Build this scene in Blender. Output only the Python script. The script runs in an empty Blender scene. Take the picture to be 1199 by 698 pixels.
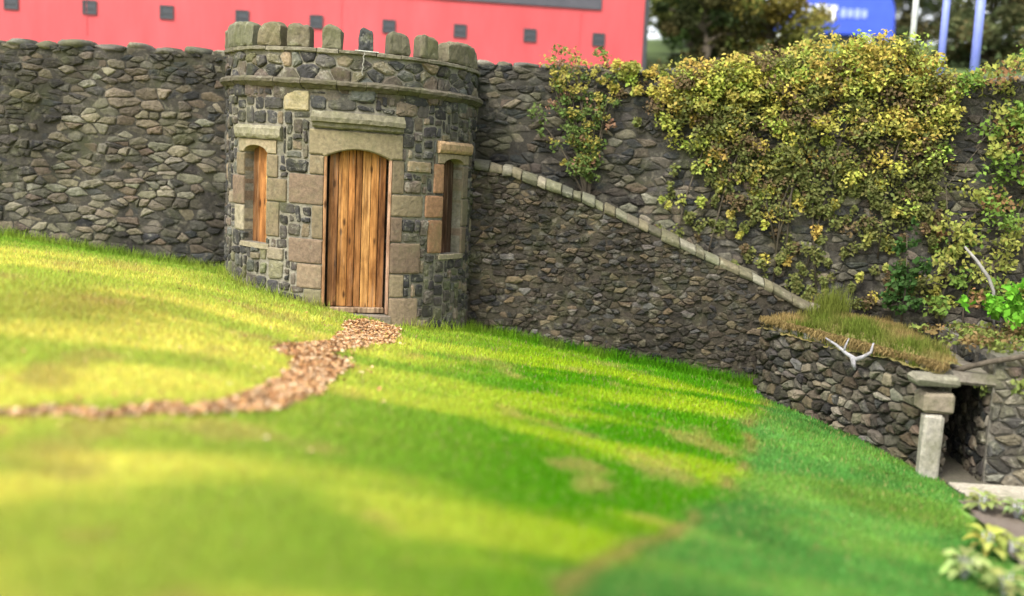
import bpy, math, random
import numpy as np
from mathutils import Vector, Matrix

rnd = random.Random(11)
rng = np.random.default_rng(5)
R_ = math.radians
scene = bpy.context.scene
COL = scene.collection

# ------------------------------------------------------------------ camera
EYE = Vector((0, 0, 1.7))
PITCH, ROLL = R_(7.3), R_(2.6)
fw = Vector((0, math.cos(PITCH), -math.sin(PITCH)))
up0 = Vector((1, 0, 0)).cross(fw)
rt = math.cos(ROLL) * Vector((1, 0, 0)) + math.sin(ROLL) * up0
up = rt.cross(fw)
cam = bpy.data.cameras.new('camera')
cam.sensor_width = 36.0
cam.lens = 36.03
cam.clip_start, cam.clip_end = 0.1, 2000
cam.dof.use_dof = True
cam.dof.focus_distance = 12.1
cam.dof.aperture_fstop = 0.33
co = bpy.data.objects.new('camera', cam)
COL.objects.link(co)
m = Matrix((rt, up, -fw)).transposed().to_4x4()
m.translation = EYE
co.matrix_world = m
scene.camera = co

# ------------------------------------------------------------------ sky, sun, exposure (bright overcast)
SUN_EL, SUN_AZ = R_(52), R_(215)          # azimuth clockwise from +Y: behind the viewer's left shoulder
w = bpy.data.worlds.new('World')
scene.world = w
w.use_nodes = True
nt = w.node_tree
bg = nt.nodes['Background']
sky = nt.nodes.new('ShaderNodeTexSky')
sky.sky_type = 'NISHITA'
sky.sun_disc = False
sky.sun_elevation = SUN_EL
sky.sun_rotation = SUN_AZ
sky.dust_density = 4.0
hs = nt.nodes.new('ShaderNodeHueSaturation')
hs.inputs['Saturation'].default_value = 0.22
hs.inputs['Value'].default_value = 1.35
nt.links.new(sky.outputs[0], hs.inputs['Color'])
nt.links.new(hs.outputs[0], bg.inputs['Color'])
bg.inputs['Strength'].default_value = 0.13
sd = bpy.data.lights.new('sun', 'SUN')
sd.energy = 1.5
sd.angle = R_(14)
sd.color = (1.0, 0.95, 0.87)
so = bpy.data.objects.new('sun', sd)
COL.objects.link(so)
so.rotation_euler = Vector((-math.sin(SUN_AZ) * math.cos(SUN_EL), -math.cos(SUN_AZ) * math.cos(SUN_EL), -math.sin(SUN_EL))).to_track_quat('-Z', 'Y').to_euler()
vs = scene.view_settings
vs.view_transform = 'Standard'
vs.look = 'None'
vs.gamma = 1
vs.use_curve_mapping = False
vs.exposure = 1.4

# ------------------------------------------------------------------ materials
def new_mat(name):
    mt = bpy.data.materials.new(name)
    mt.use_nodes = True
    return mt, mt.node_tree.nodes, mt.node_tree.links

def ramp(n, stops):
    r = n.new('ShaderNodeValToRGB')
    el = r.color_ramp.elements
    while len(el) < len(stops): el.new(0.5)
    for e, (p, c) in zip(el, stops):
        e.position = p
        e.color = (*c, 1)
    return r

def noise(n, l, scale, detail=6, rough=0.6, vec=None):
    t = n.new('ShaderNodeTexNoise')
    t.inputs['Scale'].default_value = scale
    t.inputs['Detail'].default_value = detail
    t.inputs['Roughness'].default_value = rough
    if vec is not None: l.new(vec, t.inputs['Vector'])
    return t

def mixc(n, l, a, b, fac, mode='MIX'):
    x = n.new('ShaderNodeMix')
    x.data_type = 'RGBA'
    x.blend_type = mode
    for s, v in ((x.inputs[6], a), (x.inputs[7], b), (x.inputs[0], fac)):
        if hasattr(v, 'is_linked') or hasattr(v, 'links'): l.new(v, s)
        elif isinstance(v, tuple): s.default_value = (*v, 1)
        else: s.default_value = v
    return x.outputs[2]

def stone_mat(name, lichen=(0.36, 0.36, 0.26), lich_amt=0.5, moss=(0.07, 0.085, 0.02), moss_amt=0.3, bump=0.6, scale=1.0, rough=0.9, stain=0.0, smear=None):
    mt, n, l = new_mat(name)
    b = n['Principled BSDF']
    tc = n.new('ShaderNodeTexCoord').outputs['Object']
    at = n.new('ShaderNodeAttribute'); at.attribute_name = 'Col'
    n1 = noise(n, l, 22 * scale, 8, 0.7, tc)
    r1 = ramp(n, [(0.25, (0.5, 0.5, 0.5)), (0.75, (1.45, 1.42, 1.36))])
    l.new(n1.outputs[0], r1.inputs[0])
    c = mixc(n, l, at.outputs['Color'], r1.outputs[0], 1.0, 'MULTIPLY')
    n2 = noise(n, l, 6.5 * scale, 8, 0.72, tc)
    r2 = ramp(n, [(0.58, (0, 0, 0)), (0.72, (lich_amt,) * 3)])
    l.new(n2.outputs[0], r2.inputs[0])
    c = mixc(n, l, c, lichen, r2.outputs[0])
    n3 = noise(n, l, 2.3 * scale, 7, 0.7, tc)
    r3 = ramp(n, [(0.5, (0, 0, 0)), (0.68, (moss_amt,) * 3)])
    l.new(n3.outputs[0], r3.inputs[0])
    c = mixc(n, l, c, moss, r3.outputs[0])
    if smear:                                   # old mortar and lime smeared over the stone faces
        n5 = noise(n, l, 9 * scale, 9, 0.75, tc)
        r5 = ramp(n, [(0.54, (0, 0, 0)), (0.66, (smear[1],) * 3)])
        l.new(n5.outputs[0], r5.inputs[0])
        c = mixc(n, l, c, smear[0], r5.outputs[0])
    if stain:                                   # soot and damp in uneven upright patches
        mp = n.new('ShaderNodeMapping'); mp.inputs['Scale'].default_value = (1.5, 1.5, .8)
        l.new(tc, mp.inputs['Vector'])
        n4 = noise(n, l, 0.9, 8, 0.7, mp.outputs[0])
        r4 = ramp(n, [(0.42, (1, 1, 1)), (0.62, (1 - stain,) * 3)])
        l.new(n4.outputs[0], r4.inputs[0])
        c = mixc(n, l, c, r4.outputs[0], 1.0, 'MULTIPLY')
    l.new(c, b.inputs['Base Color'])
    b.inputs['Roughness'].default_value = rough
    b.inputs['Specular IOR Level'].default_value = 0.25
    bp = n.new('ShaderNodeBump')
    bp.inputs['Strength'].default_value = bump
    bp.inputs['Distance'].default_value = 0.02
    l.new(n1.outputs[0], bp.inputs['Height'])
    l.new(bp.outputs[0], b.inputs['Normal'])
    return mt

def leaf_mat(name, trans=0.3):
    mt, n, l = new_mat(name)
    n.remove(n['Principled BSDF'])
    at = n.new('ShaderNodeAttribute'); at.attribute_name = 'Col'
    d = n.new('ShaderNodeBsdfDiffuse'); t = n.new('ShaderNodeBsdfTranslucent')
    ms = n.new('ShaderNodeMixShader'); ms.inputs[0].default_value = trans
    l.new(at.outputs['Color'], d.inputs['Color']); l.new(at.outputs['Color'], t.inputs['Color'])
    l.new(d.outputs[0], ms.inputs[1]); l.new(t.outputs[0], ms.inputs[2])
    l.new(ms.outputs[0], n['Material Output'].inputs['Surface'])
    return mt

def plain_mat(name, c1, c2=None, scale=6, rough=0.7, bump=0.2, spec=0.4, stretch=None):
    mt, n, l = new_mat(name)
    b = n['Principled BSDF']
    tc = n.new('ShaderNodeTexCoord').outputs['Object']
    if stretch:
        mp = n.new('ShaderNodeMapping'); mp.inputs['Scale'].default_value = stretch
        l.new(tc, mp.inputs['Vector']); tc = mp.outputs[0]
    n1 = noise(n, l, scale, 8, 0.65, tc)
    r = ramp(n, [(0.3, c1), (0.7, c2 or c1)])
    l.new(n1.outputs[0], r.inputs[0])
    l.new(r.outputs[0], b.inputs['Base Color'])
    b.inputs['Roughness'].default_value = rough
    b.inputs['Specular IOR Level'].default_value = spec
    if bump:
        bp = n.new('ShaderNodeBump'); bp.inputs['Strength'].default_value = bump; bp.inputs['Distance'].default_value = 0.02
        l.new(n1.outputs[0], bp.inputs['Height']); l.new(bp.outputs[0], b.inputs['Normal'])
    return mt

def wood_mat(name, dark=0.2):
    """weathered boards: the board's own tone, long grain, knots, grey bleaching in streaks"""
    mt, n, l = new_mat(name)
    b = n['Principled BSDF']
    tc = n.new('ShaderNodeTexCoord').outputs['Object']
    at = n.new('ShaderNodeAttribute'); at.attribute_name = 'Col'
    mp = n.new('ShaderNodeMapping'); mp.inputs['Scale'].default_value = (20, 20, 0.9)
    l.new(tc, mp.inputs['Vector'])
    g = noise(n, l, 1.6, 7, 0.65, mp.outputs[0])
    r = ramp(n, [(0.28, (dark, dark * 0.8, dark * 0.6)), (0.5, (0.85, 0.8, 0.72)), (0.72, (1.45, 1.38, 1.2))])
    l.new(g.outputs[0], r.inputs[0])
    c = mixc(n, l, at.outputs['Color'], r.outputs[0], 1.0, 'MULTIPLY')
    mp2 = n.new('ShaderNodeMapping'); mp2.inputs['Scale'].default_value = (9, 9, 3.2)
    l.new(tc, mp2.inputs['Vector'])
    v = n.new('ShaderNodeTexVoronoi'); v.inputs['Scale'].default_value = 1.0
    l.new(mp2.outputs[0], v.inputs['Vector'])
    rk = ramp(n, [(0.1, (0.9,) * 3), (0.2, (0, 0, 0))])
    l.new(v.outputs['Distance'], rk.inputs[0])
    c = mixc(n, l, c, (0.05, 0.022, 0.008), rk.outputs[0])
    mp3 = n.new('ShaderNodeMapping'); mp3.inputs['Scale'].default_value = (14, 14, 0.8)
    l.new(tc, mp3.inputs['Vector'])
    n3 = noise(n, l, 1.3, 6, 0.7, mp3.outputs[0])
    r3 = ramp(n, [(0.55, (0, 0, 0)), (0.75, (0.55,) * 3)])
    l.new(n3.outputs[0], r3.inputs[0])
    c = mixc(n, l, c, (0.26, 0.21, 0.16), r3.outputs[0])
    mp4 = n.new('ShaderNodeMapping'); mp4.inputs['Scale'].default_value = (7, 7, 1.6)
    l.new(tc, mp4.inputs['Vector'])
    n4 = noise(n, l, 1.4, 6, 0.7, mp4.outputs[0])
    r4 = ramp(n, [(0.35, (0.45, 0.38, 0.32)), (0.6, (1.1, 1.1, 1.1))])
    l.new(n4.outputs[0], r4.inputs[0])
    c = mixc(n, l, c, r4.outputs[0], 1.0, 'MULTIPLY')
    l.new(c, b.inputs['Base Color'])
    b.inputs['Roughness'].default_value = 0.88
    b.inputs['Specular IOR Level'].default_value = 0.15
    bp = n.new('ShaderNodeBump'); bp.inputs['Strength'].default_value = 0.5; bp.inputs['Distance'].default_value = 0.01
    l.new(g.outputs[0], bp.inputs['Height']); l.new(bp.outputs[0], b.inputs['Normal'])
    return mt

M = dict(
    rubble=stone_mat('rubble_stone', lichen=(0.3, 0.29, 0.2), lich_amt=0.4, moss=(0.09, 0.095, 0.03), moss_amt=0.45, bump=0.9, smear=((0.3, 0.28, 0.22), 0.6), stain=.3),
    dressed=stone_mat('dressed_sandstone', lichen=(0.2, 0.2, 0.13), lich_amt=0.5, moss=(0.11, 0.11, 0.05), moss_amt=0.45, bump=0.45),
    cap=stone_mat('weathered_cap_stone', lichen=(0.34, 0.33, 0.24), lich_amt=0.55, moss=(0.08, 0.085, 0.03), moss_amt=0.55, bump=0.7),
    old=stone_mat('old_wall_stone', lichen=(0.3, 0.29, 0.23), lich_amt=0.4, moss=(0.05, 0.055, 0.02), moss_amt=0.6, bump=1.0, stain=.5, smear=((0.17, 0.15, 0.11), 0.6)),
    wood=wood_mat('weathered_board'),
    leaf=leaf_mat('leaf', 0.3),
    grass=leaf_mat('grass_blade', 0.5),
    dry=leaf_mat('dry_leaf', 0.15),
    bark=plain_mat('bark', (0.035, 0.028, 0.02), (0.11, 0.09, 0.065), 14, 0.9, 0.6, 0.2, (1, 1, 0.3)),
    pale_wood=plain_mat('bleached_wood', (0.13, 0.12, 0.105), (0.28, 0.265, 0.24), 12, 0.8, 0.4, 0.2),
    root=plain_mat('weathered_root', (0.1, 0.095, 0.09), (0.3, 0.29, 0.3), 22, 0.9, 0.6, 0.2),
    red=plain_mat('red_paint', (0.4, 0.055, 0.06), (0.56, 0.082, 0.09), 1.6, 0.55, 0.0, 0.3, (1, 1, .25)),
    dark=plain_mat('dark_frame', (0.03, 0.032, 0.036), (0.05, 0.05, 0.055), 8, 0.6, 0.1),
    band=plain_mat('dark_cladding', (0.05, 0.05, 0.062), (0.075, 0.072, 0.085), 3, 0.5, 0.1),
    blue=plain_mat('blue_paint', (0.03, 0.07, 0.5), (0.04, 0.09, 0.58), 2, 0.35, 0.0, 0.5),
    bluepost=plain_mat('blue_post_paint', (0.13, 0.17, 0.5), (0.18, 0.22, 0.55), 4, 0.5, 0.0, 0.5),
    white=plain_mat('white_paint', (0.72, 0.73, 0.75), (0.8, 0.8, 0.8), 4, 0.5, 0.0),
    pale_blue=plain_mat('pale_blue_paint', (0.25, 0.32, 0.65), (0.35, 0.42, 0.7), 30, 0.5, 0.0),
    orange=plain_mat('orange_lens', (0.75, 0.2, 0.04), (0.8, 0.24, 0.05), 4, 0.3, 0.0),
    tyre=plain_mat('tyre', (0.02, 0.02, 0.02), (0.035, 0.035, 0.035), 20, 0.85, 0.2),
    steel=plain_mat('galvanised_steel', (0.42, 0.43, 0.42), (0.55, 0.56, 0.54), 10, 0.45, 0.1),
)
gm, gn, gl = new_mat('window_glass')
gm.node_tree.nodes['Principled BSDF'].inputs['Base Color'].default_value = (0.03, 0.035, 0.04, 1)
gm.node_tree.nodes['Principled BSDF'].inputs['Roughness'].default_value = 0.12
M['glass'] = gm
wm, wn, wl = new_mat('windscreen_glass')
wn['Principled BSDF'].inputs['Base Color'].default_value = (0.42, 0.46, 0.5, 1)
wn['Principled BSDF'].inputs['Roughness'].default_value = 0.08
M['screen'] = wm

# ------------------------------------------------------------------ object helpers
def tag(o, label=None, cat=None, group=None, kind=None):
    for k, v in (('label', label), ('category', cat), ('group', group), ('kind', kind)):
        if v: o[k] = v
    return o

def empty(name, loc, label, cat, group=None):
    o = bpy.data.objects.new(name, None)
    COL.objects.link(o)
    o.location = loc
    o.empty_display_size = 0.2
    return tag(o, label, cat, group)

class MB:
    def __init__(s): s.v, s.f, s.c = [], [], []
    def add(s, vs_, fs, col=(0.5, 0.5, 0.5)):
        o = len(s.v)
        s.v.extend(vs_)
        s.f.extend(tuple(i + o for i in f) for f in fs)
        s.c.extend([col] * len(vs_))
    def box(s, c, size, col=(0.5, 0.5, 0.5), rot=None, jit=0.0, bev=0.0):
        """bevelled box about c"""
        hx, hy, hz = (q / 2 for q in size)
        b = min(bev, hx * .9, hy * .9, hz * .9)
        if b <= 0:
            p = [Vector((x, y, z)) for x in (-hx, hx) for y in (-hy, hy) for z in (-hz, hz)]
            f = [(0, 1, 3, 2), (4, 6, 7, 5), (0, 4, 5, 1), (2, 3, 7, 6), (0, 2, 6, 4), (1, 5, 7, 3)]
        else:
            p, idx, f = [], {}, []
            for sx in (-1, 1):
                for sy in (-1, 1):
                    for sz in (-1, 1):
                        for a in range(3):
                            q = [sx * (hx - (b if a != 0 else 0)), sy * (hy - (b if a != 1 else 0)), sz * (hz - (b if a != 2 else 0))]
                            idx[(sx, sy, sz, a)] = len(p); p.append(Vector(q))
            for a in range(3):
                o1, o2 = (a + 1) % 3, (a + 2) % 3
                for sg in (-1, 1):
                    q = []
                    for (i, j) in ((-1, -1), (1, -1), (1, 1), (-1, 1)):
                        k = [0, 0, 0]; k[a] = sg; k[o1] = i; k[o2] = j
                        q.append(idx[(*k, a)])
                    f.append(tuple(q if sg > 0 else q[::-1]))
                for i in (-1, 1):
                    for j in (-1, 1):
                        k1 = [0, 0, 0]; k2 = [0, 0, 0]
                        k1[a], k2[a] = -1, 1
                        k1[o1] = k2[o1] = i; k1[o2] = k2[o2] = j
                        q = [idx[(*k1, o1)], idx[(*k2, o1)], idx[(*k2, o2)], idx[(*k1, o2)]]
                        f.append(tuple(q if i * j > 0 else q[::-1]))
            for sx in (-1, 1):
                for sy in (-1, 1):
                    for sz in (-1, 1):
                        q = [idx[(sx, sy, sz, a)] for a in range(3)]
                        f.append(tuple(q if sx * sy * sz > 0 else q[::-1]))
        if jit: p = [q + Vector((rnd.uniform(-jit, jit), rnd.uniform(-jit, jit), rnd.uniform(-jit, jit))) for q in p]
        if rot is not None: p = [rot @ q for q in p]
        c = Vector(c)
        s.add([tuple(q + c) for q in p], f, col)
    def tube(s, pts, radii, col=(0.5, 0.5, 0.5), seg=7):
        pts = [Vector(p) for p in pts]
        vs_, fs = [], []
        for i, p in enumerate(pts):
            t = (pts[min(i + 1, len(pts) - 1)] - pts[max(i - 1, 0)]).normalized()
            a = t.orthogonal().normalized() if i == 0 else (a - t * a.dot(t)).normalized()
            b = t.cross(a)
            r = radii[i] if hasattr(radii, '__len__') else radii
            vs_ += [tuple(p + a * (r * math.cos(6.2832 * k / seg)) + b * (r * math.sin(6.2832 * k / seg))) for k in range(seg)]
        for i in range(len(pts) - 1):
            for k in range(seg):
                k2 = (k + 1) % seg
                fs.append((i * seg + k, i * seg + k2, (i + 1) * seg + k2, (i + 1) * seg + k))
        fs.append(tuple(range(seg))[::-1]); fs.append(tuple((len(pts) - 1) * seg + k for k in range(seg)))
        s.add(vs_, fs, col)
    def blob(s, c, r, col, seed=0, seg=12, rings=8, rough=0.18):
        """rounded field stone"""
        rr = random.Random(seed)
        ph = [(rr.uniform(-1, 1), rr.uniform(-1, 1), rr.uniform(-1, 1), rr.uniform(0, 6.28), rr.uniform(1.2, 3.4)) for _ in range(5)]
        vs_, fs = [], []
        for i in range(rings + 1):
            th = math.pi * i / rings
            for k in range(seg):
                d = Vector((math.sin(th) * math.cos(6.2832 * k / seg), math.sin(th) * math.sin(6.2832 * k / seg), math.cos(th)))
                sq = max(abs(d.x), abs(d.y), abs(d.z)) ** -0.45
                q = sq * (1 + sum(rough / 3 * math.sin(e * (a * d.x + b_ * d.y + c_ * d.z) * 2 + p) for a, b_, c_, p, e in ph))
                vs_.append((c[0] + d.x * r[0] * q, c[1] + d.y * r[1] * q, c[2] + d.z * r[2] * q))
        for i in range(rings):
            for k in range(seg):
                k2 = (k + 1) % seg
                fs.append((i * seg + k, (i + 1) * seg + k, (i + 1) * seg + k2, i * seg + k2))
        s.add(vs_, fs, col)
    def build(s, name, mat, parent=None, smooth=False, bevel=0):
        me = bpy.data.meshes.new(name)
        base = Vector((0, 0, 0))
        if parent is not None: base = parent_origin(parent)
        me.from_pydata([(v[0] - base.x, v[1] - base.y, v[2] - base.z) for v in s.v], [], s.f)
        ca = me.color_attributes.new('Col', 'FLOAT_COLOR', 'POINT')
        arr = np.ones((len(s.v), 4), np.float32)
        arr[:, :3] = np.array(s.c, np.float32)[:, :3]
        ca.data.foreach_set('color', arr.ravel())
        if smooth: me.polygons.foreach_set('use_smooth', [True] * len(me.polygons))
        me.materials.append(mat)
        me.update()
        o = bpy.data.objects.new(name, me)
        COL.objects.link(o)
        if parent is not None: o.parent = parent
        if bevel:
            b = o.modifiers.new('bevel', 'BEVEL'); b.width = bevel; b.segments = 2; b.limit_method = 'ANGLE'
        return o

def parent_origin(p):
    v = Vector((0, 0, 0))
    while p is not None:
        v += p.location
        p = p.parent
    return v

def tri_object(name, verts, faces, cols, mat, parent=None, smooth=False):
    """big numpy mesh; verts (n,3), faces (m,k), cols (n,3)"""
    me = bpy.data.meshes.new(name)
    if parent is not None: verts = verts - np.array(parent_origin(parent))
    nv, (nf, k) = len(verts), faces.shape
    me.vertices.add(nv)
    me.vertices.foreach_set('co', verts.astype(np.float32).ravel())
    me.loops.add(nf * k)
    me.loops.foreach_set('vertex_index', faces.astype(np.int32).ravel())
    me.polygons.add(nf)
    me.polygons.foreach_set('loop_start', (np.arange(nf) * k).astype(np.int32))
    me.polygons.foreach_set('loop_total', np.full(nf, k, np.int32))
    if smooth: me.polygons.foreach_set('use_smooth', np.ones(nf, bool))
    me.update(calc_edges=True)
    me.validate()
    ca = me.color_attributes.new('Col', 'FLOAT_COLOR', 'POINT')
    ca.data.foreach_set('color', np.c_[cols, np.ones(nv)].astype(np.float32).ravel())
    me.materials.append(mat)
    o = bpy.data.objects.new(name, me)
    COL.objects.link(o)
    if parent is not None: o.parent = parent
    return o

def vnoise(x, y, seed=0, octaves=3):
    """smooth value noise in 0..1"""
    out, amp, tot = 0, 1.0, 0
    for o in range(octaves):
        g = np.random.default_rng(seed + o).random((64, 64))
        xi, yi = np.floor(x).astype(int), np.floor(y).astype(int)
        fx, fy = x - xi, y - yi
        fx, fy = fx * fx * (3 - 2 * fx), fy * fy * (3 - 2 * fy)
        a, b = g[xi % 64, yi % 64], g[(xi + 1) % 64, yi % 64]
        c, d = g[xi % 64, (yi + 1) % 64], g[(xi + 1) % 64, (yi + 1) % 64]
        out = out + amp * ((a * (1 - fx) + b * fx) * (1 - fy) + (c * (1 - fx) + d * fx) * fy)
        tot += amp; amp *= 0.5; x, y = x * 2.03 + 7, y * 2.03 + 3
    return out / tot

def inside(px, py, poly):
    r = np.zeros(px.shape, bool)
    n = len(poly)
    for i in range(n):
        (x1, y1), (x2, y2) = poly[i], poly[(i + 1) % n]
        c = (y1 > py) != (y2 > py)
        with np.errstate(divide='ignore', invalid='ignore'):
            r ^= c & (px < (x2 - x1) * (py - y1) / (y2 - y1 + 1e-12) + x1)
    return r

# ------------------------------------------------------------------ lawn
GP = np.array([
    (-7.05, 14, .46), (-5.57, 14.1, .26), (-4.12, 14.2, .07), (-12, 14, .8),
    (-3.55, 13.0, .12), (-3.12, 12.4, .08), (-2.65, 12.0, -.0), (-1.9, 12.0, -.13), (-1.24, 12.4, -.3), (-.84, 12.87, -.39), (-.55, 13.6, -.5),
    (1.18, 13.5, -.74), (3.32, 13.3, -.98), (3.25, 12.74, -1.05), (3.88, 11.16, -1.1), (4.35, 10.18, -1.2), (4.56, 9.84, -1.22), (5.2, 9.7, -1.24),
    (-1.78, 3.48, .1), (.06, 4.14, -.1), (2.71, 6.04, -.85), (-2.95, 5.83, .15), (-1.91, 6.32, .1), (-1.49, 8.16, -.06), (-3.49, 8.3, .38), (-2.75, 10.5, .12),
    (1.16, 6.34, -.5), (2.7, 10.7, -.78), (0, 10.5, -.36), (0, 0, 0), (-4, 1, .3), (-6, 6, .42), (-8, 10, .6), (-14, 6, .7), (-10, -6, .3), (0, -8, 0),
    (3.5, 2.5, -1.05), (6, 4, -1.3), (5.2, 8, -1.26), (8, 10, -1.3), (1.8, 3, -.42), (10, 0, -1.5), (14, 12, -1.4), (8, 14, -1.3), (14, -10, -1.5), (-1.9, 11.0, -.13)])

def tps(r2): return 0.5 * r2 * np.log(r2 + 1e-9)
_n = len(GP)
_d = ((GP[:, None, :2] - GP[None, :, :2]) ** 2).sum(-1)
_A = np.zeros((_n + 3, _n + 3))
_A[:_n, :_n] = tps(_d) + np.eye(_n) * 0.05
_A[:_n, _n] = 1; _A[:_n, _n + 1:] = GP[:, :2]
_A[_n:, :_n] = _A[:_n, _n:].T
_W = np.linalg.solve(_A, np.r_[GP[:, 2], 0, 0, 0])

PATH = None
def ground0(x, y):
    x, y = np.asarray(x, float), np.asarray(y, float)
    xc, yc = np.clip(x, -14, 14), np.clip(y, -10, 15)
    z = _W[_n] + _W[_n + 1] * xc + _W[_n + 2] * yc
    for i in range(_n):
        z = z + _W[i] * tps((xc - GP[i, 0]) ** 2 + (yc - GP[i, 1]) ** 2)
    return z + 0.03 * (vnoise(x * 0.9 + 30, y * 0.9 + 30, 3, 2) - 0.5)

# leaf-strewn path: outline on the ground, from the door round to the left
PATH = [(-2.08, 11.9), (-1.33, 11.95), (-1.28, 11.4), (-1.3, 10.45), (-1.62, 10.15), (-1.82, 9.75), (-1.62, 9.3), (-1.48, 8.95),
        (-1.5, 8.5), (-1.52, 7.7), (-1.62, 7.0), (-1.68, 6.25), (-2.0, 6.1), (-2.5, 5.92), (-3.0, 5.72), (-4.2, 5.45), (-4.3, 5.75),
        (-3.05, 6.02), (-2.62, 6.25), (-2.2, 6.6), (-2.05, 7.1), (-1.98, 7.75), (-2.02, 8.5), (-2.12, 9.1), (-2.38, 9.55), (-2.36, 10.0), (-2.1, 10.5), (-1.98, 11.1)]

def to_px(p):
    v = Vector(p) - EYE
    ww = v.dot(fw)
    return 599.5 + 1200 * v.dot(rt) / ww, 349 - 1200 * v.dot(up) / ww

def from_px(x, y, it=25):
    d = fw + rt * ((x - 599.5) / 1200) + up * ((349 - y) / 1200)
    z = 0.0
    for _ in range(it):
        t = (z - EYE.z) / d.z
        p = EYE + d * t
        z = 0.5 * z + 0.5 * float(ground0(p.x, p.y))
    return (p.x, p.y)

PATH = [from_px(*q) for q in [(402, 375), (466, 380), (469, 388), (463, 403), (430, 407), (400, 411), (384, 417), (406, 422), (409, 431), (396, 447), (366, 466), (330, 482),
        (250, 486), (120, 487), (0, 488), (-60, 489), (-60, 481), (0, 480), (120, 479), (240, 473), (290, 461), (330, 440), (345, 429), (343, 419), (318, 411), (336, 405), (385, 400), (398, 390)]]

def ground(x, y):
    return ground0(x, y)

def in_path(x, y, wob=0.05):
    x, y = np.asarray(x, float), np.asarray(y, float)
    return inside(x + wob * (vnoise(x * 5, y * 5, 21, 2) - .5) * 2, y + wob * 2 * (vnoise(x * 5 + 9, y * 5, 22, 2) - .5) * 2, PATH)

# the darker green bank that falls away to the right of a worn mowing edge
EDGE = [from_px(*q) for q in [(905, 455), (885, 488), (868, 545), (845, 580), (795, 618), (700, 660), (640, 720)]]
def bank_mask(x, y):
    ex = np.interp(y, [p[1] for p in EDGE[::-1]], [p[0] for p in EDGE[::-1]])
    wob = (vnoise(x * 2.2 + 5, y * 2.2, 63, 3) - .5) * .34
    return np.clip((x - ex + wob) / 0.3 + 0.5, 0, 1) * .93, np.exp(-((x - ex + wob * .5) / 0.07) ** 2)

def grass_cols(x, y, n):
    a = vnoise(x * 0.6 + y * 0.2 + 11, y * 2.1 - x * 0.6 + 5, 40, 3)         # long mown streaks
    b = vnoise(x * 1.7 + 3, y * 1.7, 50, 3)
    s = np.clip((a - 0.42) * 4.5, 0, 1)[:, None]
    green, yel, straw = np.array((0.085, 0.27, 0.006)), np.array((0.3, 0.42, 0.02)), np.array((0.42, 0.34, 0.11))
    c = green * (1 - s) + yel * s
    left = np.clip((.3 - x + .25 * np.maximum(0, 6 - y)) / 2.6, 0, 1)[:, None]                            # yellower turf on the left, with the pale edge vignette put into the colour
    lk = left * (.55 + .38 * s)
    c = c * (1 - lk) + np.array((0.62, 0.58, 0.13)) * lk
    t = np.clip((b - 0.62) * 5, 0, 0.6)[:, None]
    c = c * (1 - t) + straw * t
    worn = np.exp(-((x + 3.6) / .7) ** 2 - ((y - 8.6) / 1.0) ** 2)[:, None] * .45
    c = c * (1 - worn) + np.array((0.32, 0.2, 0.07)) * worn
    bm, ed = bank_mask(x, y)
    bank_green = np.array((0.1, 0.26, 0.055)) * (0.6 + 0.8 * b[:, None]) + np.array((.06, .05, 0)) * np.clip((a - .45) * 3, 0, 1)[:, None]
    c = c * (1 - bm[:, None]) + bank_green * bm[:, None]
    e = (ed * np.clip((vnoise(x * 3, y * 3, 61, 2) - .35) * 3, 0, .6))[:, None]
    c = c * (1 - e) + np.array((0.33, 0.22, 0.09)) * e
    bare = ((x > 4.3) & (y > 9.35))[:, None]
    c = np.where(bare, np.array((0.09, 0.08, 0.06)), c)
    # a greener strip under the walls
    wl = np.clip((y - 11.6) / 1.6, 0, 1)[:, None] * .55 * ~bare
    c = c * (1 - wl) + np.array((0.09, 0.28, 0.012)) * wl
    return c

def grid_sheet(name, xs, ys, zf, colf, mat):
    X, Y = np.meshgrid(xs, ys)
    x, y = X.ravel(), Y.ravel()
    v = np.c_[x, y, zf(x, y)]
    nx, ny = len(xs), len(ys)
    i = (np.arange(ny - 1)[:, None] * nx + np.arange(nx - 1)[None]).ravel()
    f = np.c_[i, i + 1, i + nx + 1, i + nx]
    return tri_object(name, v, f, colf(x, y), mat, smooth=True)

turf = stone_mat('turf', lichen=(0.2, 0.24, 0.03), lich_amt=0.15, moss=(0.05, 0.12, 0.012), moss_amt=0.2, bump=0.5, scale=1.5)
lawn = grid_sheet('lawn', np.r_[-60, -40, -25, np.arange(-15, 10, 0.1), 12, 16, 25, 45], np.r_[-60, -40, -20, -10, np.arange(-4, 14.6, 0.1)], lambda x, y: ground(x, y) - 0.012,
                  lambda x, y: grass_cols(x, y, 0) * 0.95, turf)
tag(lawn, kind='structure')

# path sheet under the leaves
xs, ys = np.arange(-4.6, -.9, .035), np.arange(5.2, 12.15, .035)
X, Y = np.meshgrid(xs, ys)
ins = in_path(X.ravel(), Y.ravel()).reshape(X.shape)
cell = ins[:-1, :-1] & ins[1:, :-1] & ins[:-1, 1:] & ins[1:, 1:]
nx = len(xs)
idx = (np.arange(len(ys))[:, None] * nx + np.arange(nx)[None])
ii = idx[:-1, :-1][cell]
x, y = X.ravel(), Y.ravel()
soil = stone_mat('path_soil', lichen=(0.3, 0.2, 0.12), lich_amt=.5, moss=(0.08, 0.05, 0.03), moss_amt=.4, bump=1.0, scale=2.5)
p = tri_object('path', np.c_[x, y, ground(x, y) + 0.002], np.c_[ii, ii + 1, ii + nx + 1, ii + nx], np.tile((0.22, 0.135, 0.075), (len(x), 1)), soil, smooth=True)
tag(p, kind='structure')

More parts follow.
